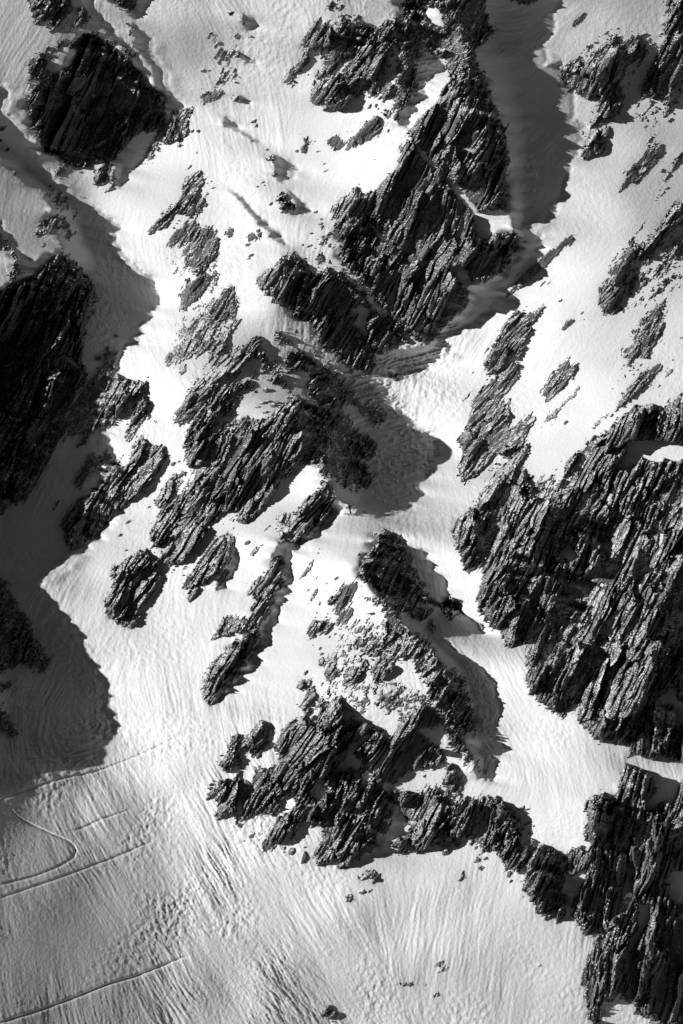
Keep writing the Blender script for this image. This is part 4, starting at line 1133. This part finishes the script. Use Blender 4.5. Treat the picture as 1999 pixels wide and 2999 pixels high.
# ------------------------------------------------------------------ crags
own = OWN.copy()
for _ in range(4):                         # let every crag reach a little under the snow round it
    for ax, s in ((0, 1), (0, -1), (1, 1), (1, -1)):
        r = np.roll(own, s, axis=ax)
        own = np.where((own < 0) & (r >= 0), r, own)
own[HOLE & (own < 0)] = -1
near = F > -.35
cell_ok = (near[:-1, :-1] | near[1:, :-1] | near[:-1, 1:] | near[1:, 1:])
cown = np.maximum(np.maximum(own[:-1, :-1], own[1:, :-1]), np.maximum(own[:-1, 1:], own[1:, 1:]))
cown = np.where(cell_ok, cown, -1)
PR = place(GX, GY, ZR)
STR = np.stack([RU * KPX, RV * KPX, ZR], -1)
rng = np.random.RandomState(5)
sizes = np.bincount((cown[cown >= 0]).ravel(), minlength=len(crags))
cshort = {}
for ci, c in enumerate(crags):
    m = cown == ci
    if m.sum() < 6:
        print('crag lost', c['label']); continue
    iy, ix = np.nonzero(m)
    cx, cy = GX[0, ix].mean(), GY[iy, 0].mean()
    c['at'] = (cx, cy)
    cat = {'rock_outcrop': 'rock', 'rock_rib': 'rock rib', 'rock_crag': 'crag', 'rock_wall': 'rock wall', 'rock_buttress': 'rock buttress',
           'rock_pyramid': 'rock peak', 'rock_summit': 'rock summit', 'rock_splinters': 'rock splinters'}[c['name']]
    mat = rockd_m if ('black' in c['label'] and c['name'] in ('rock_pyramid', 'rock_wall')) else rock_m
    zc = ground(cx, cy)[0]
    base = place(np.array([cx]), np.array([cy]), np.array([float(zc)]))[0]
    n = m.sum()
    sl = (slice(iy.min(), iy.max() + 2), slice(ix.min(), ix.max() + 2))
    msl = (slice(iy.min(), iy.max() + 1), slice(ix.min(), ix.max() + 1))
    if 0: print('CRAG', c['name'], n, c['label'][:50], len(c['polys']))
    stuff = 'stuff' if c['name'] == 'rock_splinters' else None
    if n > 9000 and not stuff:
        k = int(min(9, max(3, n // 6500)))
        root = link(c['name'], None, label=c['label'], cat=cat, loc=base)
        a = math.radians(c['ang'])
        U = (GX * math.cos(a) - GY * math.sin(a)) * .45; V = GX * math.sin(a) + GY * math.cos(a)
        # farthest-point seeds, long along the strata
        uu, vv = U[iy, ix], V[iy, ix]
        seeds = [rng.randint(len(iy))]
        dd = np.full(len(iy), 1e9)
        for _ in range(k - 1):
            dd = np.minimum(dd, np.hypot(uu - uu[seeds[-1]], vv - vv[seeds[-1]]))
            seeds.append(int(dd.argmax()))
        wob2 = 40 * gnoise(GX[0, ix] / 120, GY[iy, 0] / 120, 9)
        lab = np.argmin(np.stack([np.hypot(uu - uu[s], vv - vv[s] + wob2) for s in seeds]), 0)
        for j in range(k):
            mm = np.zeros(m.shape, bool); mm[iy[lab == j], ix[lab == j]] = True
            if mm.sum() < 30:
                continue
            o = link('buttress', grid_mesh('buttress', PR[sl] - base, mm[msl], mat, False, STR[sl]), parent=root)
    else:
        o = link(c['name'], grid_mesh(c['name'], PR[sl] - base, m[msl], mat, False, STR[sl]), label=c['label'], cat=cat, loc=base, kind=stuff)

# ------------------------------------------------------------------ loose stones
def stone_mesh(seed):
    import bmesh
    rg = random.Random(seed)
    bm = bmesh.new()
    bmesh.ops.create_icosphere(bm, subdivisions=2, radius=1.0)
    cuts = []
    for _ in range(9):
        d = mathutils.Vector((rg.gauss(0, 1), rg.gauss(0, 1), rg.gauss(0, 1))).normalized()
        cuts.append((d, rg.uniform(.55, .9)))
    for v in bm.verts:
        for d, r in cuts:
            q = v.co.dot(d)
            if q > r:
                v.co -= d * (q - r) * .9
        v.co *= 1 + .45 * mathutils.noise.noise(v.co * 1.9 + mathutils.Vector((seed, 0, 0)))
    me = bpy.data.meshes.new('stone'); bm.to_mesh(me); bm.free()
    at = me.attributes.new('strata', 'FLOAT_VECTOR', 'POINT')
    co = np.empty(len(me.vertices) * 3, np.float32); me.vertices.foreach_get('co', co)
    at.data.foreach_set('vector', co * .6 + seed * 3.1)
    me.materials.append(rock_m)
    return me
stone_meshes = [stone_mesh(s) for s in range(10)]
PREP = {'in', 'on', 'of', 'below', 'above', 'beside', 'under', 'with', 'at', 'over', 'between', 'where', 'holding', 'throwing', 'down', 'filling', 'near', 'across', 'from', 'crowned', 'studded', 'tapering', 'hanging', 'falling', 'pointing', 'resting', 'standing', 'lying', 'against', 'clinging', 'running', 'off', 'to', 'into', 'cut', 'slanting', 'bordering', 'wholly', 'right', 'wrapped', 'glazed', 'half', 'trailing', 'spilling', 'alone'}
def shorten(lab, nmax):
    w = lab.split()
    while len(w) > nmax:
        k = len(w) - 1
        while k > 2 and w[k] not in PREP:
            k -= 1
        if k <= 2:
            return ' '.join(w[:nmax])
        w = w[:k]
        while w[-1] in PREP or w[-1] in ('the', 'a', 'its', 'and'):
            w = w[:-1]
    return ' '.join(w)
bigs = [(c['at'], c['label']) for c in crags if 'at' in c]
qi = 0
lab_group = {}
for line in STONES.strip().splitlines():
    grp, lab, sheet, data = line.split('|')
    for w in data.split():
        x, y, l, wd, ang = [float(q) for q in w.split(',')]
        px, py = TILES[sheet][0] + x / TILES[sheet][2], TILES[sheet][1] + y / TILES[sheet][2]
        l *= KPX / TILES[sheet][2] * .62; wd *= KPX / TILES[sheet][2] * .62
        zz = float(ground(px, py)[1])
        p = place(np.array([px]), np.array([py]), np.array([zz - .12 * wd]))[0]
        (bx, by), bl = min(bigs, key=lambda q: math.hypot(q[0][0] - px, q[0][1] - py))
        ddx, ddy = px - bx, py - by
        side = ('below' if ddy > 0 else 'above') if abs(ddy) > abs(ddx) else 'beside'
        shape = 'thin sliver' if l > 2.3 * wd else ('long stone' if l > 1.5 * wd else 'stone')
        size = 'tiny' if l < .25 else ('small' if l < .6 else 'sizeable')
        full_lab = f'{size} {shape} {side} the ' + shorten(bl, 11)
        grp2 = lab_group.setdefault(full_lab, grp)
        o = link('loose_stone', stone_meshes[qi % 10], label=full_lab, cat='stone', group=grp2, loc=p)
        a = math.radians(ang)
        ax = RGT * math.cos(a) + UPV * math.sin(a)
        ay = -RGT * math.sin(a) + UPV * math.cos(a)
        M = mathutils.Matrix([list(ax * l) + [0], list(ay * wd) + [0], list(-FWD * (wd * .8 + .05)) + [0], [0, 0, 0, 1]]).transposed()
        M = M @ mathutils.Matrix.Rotation(.5 * (qi % 5), 4, 'Z') if wd > .7 * l else M
        M.translation = mathutils.Vector(p)
        o.matrix_world = M
        qi += 1

# ------------------------------------------------------------------ ski tracks: the packed, churned surface of each track, lining its trench
for line in TRACKS.strip().splitlines():
    lab, wid, pl = line.split('|')
    wid = float(wid)
    c = spline(pts(pl), 3.0)
    tg = np.gradient(c, axis=0); tg /= np.hypot(tg[:, 0], tg[:, 1])[:, None]
    nr = np.stack([-tg[:, 1], tg[:, 0]], 1)
    flip = (nr @ np.array([dx + .25, dy + .5])) < 0          # the valley side, which turns from the sun
    if flip.mean() > .5:
        nr = -nr
    s_ = np.arange(len(c))
    jit = fbm(s_ / 16.0, s_ * 0.0 + .5 + len(c), 3, 5)
    taper = np.clip(np.minimum(s_, s_[::-1]) / 8.0, .05, 1)
    w = wid / KPX
    offs = [(-1.3, -.25), (-.9, .12), (-.45, .06), (0, .04), (.45, .06), (.9, .14), (1.3, -.25)]
    rows = []
    for o_, hh in offs:
        q = c + nr * (o_ * w * (1 + .25 * jit))[:, None]
        z = ground(q[:, 0], q[:, 1])[1] + wid * .85 * (hh * taper + (taper - 1) * .3) * (1 + .3 * jit)
        rows.append(place(q[:, 0], q[:, 1], z))
    P = np.stack(rows, 1)
    me = grid_mesh('ski_track', P, np.ones((P.shape[0] - 1, P.shape[1] - 1), bool), snow_m, False)
    link('ski_track', me, label=lab, cat='ski track', group='ski tracks on the lower left snow fan')
# ------------------------------------------------------------------ the skier on the crest
sx_, sy_ = 1027.0, 1503.5
sz_ = float(ground(sx_, sy_)[1])
foot = place(np.array([sx_]), np.array([sy_]), np.array([sz_]))[0] + np.array([0, -.45, .12])
jacket_m = plain('dark_jacket', .03); trouser_m = plain('black_trousers', .015); skin_m = plain('skin', .2)
helmet_m = plain('dark_helmet', .02, .8); pack_m = plain('grey_backpack', .06); ski_m = plain('dark_ski', .03, .8); boot_m = plain('ski_boot', .04, .7)
person = link('person', None, label='lone skier in dark clothes with a backpack standing on the snowy crest above the drop', cat='person', loc=foot)

def skin(name, verts, edges, mat, parent, sub=2):
    """one continuous body grown round a skeleton; verts are (x, y, z, radius)"""
    me = bpy.data.meshes.new(name)
    me.from_pydata([v[:3] for v in verts], edges, [])
    o = link(name, me, parent=parent)
    md = o.modifiers.new('skin', 'SKIN')
    for i, v in enumerate(verts):
        r = v[3]
        me.skin_vertices[0].data[i].radius = (r, r) if not isinstance(r, tuple) else r
    me.skin_vertices[0].data[0].use_root = True
    md.use_smooth_shade = True
    o.modifiers.new('subdivision', 'SUBSURF').levels = sub
    o.modifiers['subdivision'].render_levels = sub
    me.materials.append(mat)
    return o
# x: to the picture's right, y: away from the camera, z: up. The skier faces the picture's left.
hip = (-.16, 0, .86)
J = dict(pel=(-.16, 0, .88), sp=(-.22, 0, 1.08), ch=(-.29, 0, 1.30), nk=(-.33, 0, 1.46), hd=(-.37, 0, 1.60), top=(-.38, 0, 1.70),
         ls=(-.30, -.19, 1.38), le=(-.40, -.27, 1.12), lw=(-.58, -.25, .98), lh=(-.66, -.24, .96),
         rs=(-.30, .19, 1.38), re=(-.36, .28, 1.12), rw=(-.54, .28, .98), rh=(-.62, .27, .96),
         lhp=(-.15, -.10, .84), lk=(-.13, -.12, .46), la=(0, -.11, .10), lt=(-.16, -.11, .04),
         rhp=(-.15, .10, .84), rkn=(-.10, .12, .46), ra=(.03, .12, .10), rt=(-.13, .12, .04))
def body_set(keys, rad, chains):
    idx = {k: i for i, k in enumerate(keys)}
    return [J[k] + (rad[k],) for k in keys], [(idx[a], idx[b]) for a, b in chains]
keys = ['pel', 'sp', 'ch', 'nk', 'hd', 'top', 'ls', 'le', 'lw', 'rs', 're', 'rw', 'lhp', 'lk', 'la', 'lt', 'rhp', 'rkn', 'ra', 'rt']
R0 = dict(pel=.12, sp=.11, ch=.13, nk=.055, hd=.095, top=.07, ls=.06, le=.045, lw=.032, rs=.06, re=.045, rw=.032, lhp=.09, lk=.06, la=.045, lt=.04, rhp=.09, rkn=.06, ra=.045, rt=.04)
ch_all = [('pel', 'sp'), ('sp', 'ch'), ('ch', 'nk'), ('nk', 'hd'), ('hd', 'top'), ('ch', 'ls'), ('ls', 'le'), ('le', 'lw'), ('ch', 'rs'), ('rs', 're'), ('re', 'rw'),
          ('pel', 'lhp'), ('lhp', 'lk'), ('lk', 'la'), ('la', 'lt'), ('pel', 'rhp'), ('rhp', 'rkn'), ('rkn', 'ra'), ('ra', 'rt')]
v, e = body_set(keys, R0, ch_all)
skin('body', v, e, skin_m, person)
kj = ['pel', 'sp', 'ch', 'nk', 'ls', 'le', 'lw', 'rs', 're', 'rw']
RJ = dict(pel=.165, sp=.15, ch=.17, nk=.075, ls=.085, le=.07, lw=.055, rs=.085, re=.07, rw=.055)
v, e = body_set(kj, RJ, [q for q in ch_all if q[0] in kj and q[1] in kj])
skin('jacket', v, e, jacket_m, person)
kt = ['pel', 'lhp', 'lk', 'la', 'rhp', 'rkn', 'ra']
RT = dict(pel=.15, lhp=.115, lk=.09, la=.085, rhp=.115, rkn=.09, ra=.085)
v, e = body_set(kt, RT, [q for q in ch_all if q[0] in kt and q[1] in kt])
skin('trousers', v, e, trouser_m, person)
for s in 'lr':
    hx, hy, hz = J[s + 'h']
    wx_, wy_, wz_ = J[s + 'w']
    vs = [(wx_, wy_, wz_, .038), (hx + .03, hy, hz, .045)]
    es = [(0, 1)]
    for f in range(4):                     # four fingers curled round the pole grip, and the thumb against them
        oy = (f - 1.5) * .0
        k = len(vs)
        zf = hz + .035 - f * .024
        vs += [(hx, hy - .02, zf, .012), (hx - .04, hy - .035, zf, .011), (hx - .055, hy - .005 - .002 * f, zf, .010), (hx - .04, hy + .015, zf - .002, .009)]
        es += [(1, k), (k, k + 1), (k + 1, k + 2), (k + 2, k + 3)]
    k = len(vs)
    vs += [(hx + .01, hy + .03, hz + .03, .013), (hx - .03, hy + .035, hz + .04, .011)]
    es += [(1, k), (k, k + 1)]
    skin('glove', vs, es, trouser_m, person, 1)

def lathe(name, prof, mat, parent, loc, sc=(1, 1, 1), rot=(0, 0, 0), n=20):
    vs, fs = [], []
    for r, z in prof:
        for k in range(n):
            a = 2 * math.pi * k / n
            vs.append((r * math.cos(a) * sc[0], r * math.sin(a) * sc[1], z * sc[2]))
    for i in range(len(prof) - 1):
        for k in range(n):
            fs.append((i * n + k, i * n + (k + 1) % n, (i + 1) * n + (k + 1) % n, (i + 1) * n + k))
    fs.append(tuple(range(n))[::-1]); fs.append(tuple((len(prof) - 1) * n + k for k in range(n)))
    me = bpy.data.meshes.new(name); me.from_pydata(vs, [], fs); me.materials.append(mat)
    me.polygons.foreach_set('use_smooth', np.ones(len(me.polygons), bool))
    o = link(name, me, parent=parent, loc=loc); o.rotation_euler = rot
    return o
hx, hy, hz = J['hd']
lathe('helmet', [(.118, -.02), (.128, .02), (.125, .07), (.105, .12), (.065, .155), (.01, .168)], helmet_m, person, (hx + .01, hy, hz), (1.12, .95, 1), (0, -.12, 0))
lathe('goggles', [(.10, -.03), (.118, -.015), (.118, .02), (.10, .035)], helmet_m, person, (hx - .018, hy, hz), (1, .85, 1), (0, -.12, 0))
import bmesh
def box(name, size, loc, mat, parent, rot=(0, 0, 0), bev=.03, taper=1.0):
    bm = bmesh.new(); bmesh.ops.create_cube(bm, size=1)
    for v_ in bm.verts:
        k = taper if v_.co.z > 0 else 1
        v_.co.x *= size[0] * k; v_.co.y *= size[1] * k; v_.co.z *= size[2]
    bmesh.ops.bevel(bm, geom=bm.edges[:], offset=bev, segments=2, affect='EDGES')
    me = bpy.data.meshes.new(name); bm.to_mesh(me); bm.free(); me.materials.append(mat)
    o = link(name, me, parent=parent, loc=loc); o.rotation_euler = rot
    return o
pk = box('backpack', (.20, .30, .50), (-.07, 0, 1.25), pack_m, person, (0, -.28, 0), .06, .85)
box('pocket', (.08, .22, .22), (.12, 0, -.06), pack_m, pk, (0, 0, 0), .03)
for s in 'lr':
    ax_, ay_, az_ = J[s + 'a']
    bt = box('boot', (.15, .11, .24), (ax_, ay_, az_ + .04), boot_m, person, (0, -.25, 0), .03, .9)
    box('toe', (.19, .10, .09), (-.09, 0, -.09), boot_m, bt, (0, .25, 0), .03, .8)

# skis, laid on the crest under the boots, tips to the picture's left
def ski(y0, label, group):
    n = 40; L = 1.95
    vs, fs = [], []
    for i in range(n + 1):
        u = i / n
        x = -1.05 + L * u
        w = .045 + .02 * (2 * u - 1) ** 2
        if u < .06: w *= math.sqrt(max(u / .06, .05))
        if u > .97: w *= math.sqrt(max((1 - u) / .03, .2))
        z = .16 * max(0, (.13 - u) / .13) ** 2 + .05 * max(0, (u - .95) / .05) ** 2
        for yy, zz in ((-w, 0), (w, 0), (w, .022), (-w, .022)):
            vs.append((x, yy, z + zz))
    for i in range(n):
        for k in range(4):
            fs.append((4 * i + k, 4 * i + (k + 1) % 4, 4 * i + 4 + (k + 1) % 4, 4 * i + 4 + k))
    fs += [(3, 2, 1, 0), (4 * n, 4 * n + 1, 4 * n + 2, 4 * n + 3)]
    me = bpy.data.meshes.new('ski'); me.from_pydata(vs, [], fs); me.materials.append(ski_m)
    o = link('ski', me, label=label, cat='ski', group=group, loc=foot + np.array([0, y0, -.03]))
    box('binding', (.09, .07, .05), (-.02, 0, .045), boot_m, o, bev=.012)
    box('binding', (.07, .07, .05), (-.33, 0, .045), boot_m, o, bev=.012)
    return o
ski(-.11, 'near dark ski under the boot of the lone skier on the crest', 'skis of the lone skier')
ski(.12, 'far dark ski under the boot of the lone skier on the crest', 'skis of the lone skier')
for s, lab in (('l', 'near thin ski pole held by the lone skier'), ('r', 'far thin ski pole held by the lone skier')):
    hx, hy, hz = J[s + 'h']
    a = np.array([hx - .03, hy, hz + .12]); bq = np.array([-.80, hy + (-.1 if s == 'l' else .1), -.1])
    ln = float(np.linalg.norm(bq - a))
    o = lathe('ski_pole', [(.016, 0), (.018, .12), (.009, .14), (.008, ln - .1), (.045, ln - .09), (.045, ln - .08), (.008, ln - .075), (.004, ln)], boot_m, None, foot + a, n=8)
    dvec = mathutils.Vector(bq - a).normalized()
    o.rotation_euler = dvec.to_track_quat('Z', 'Y').to_euler()
    o['label'] = lab; o['category'] = 'ski pole'; o['group'] = 'poles of the lone skier'
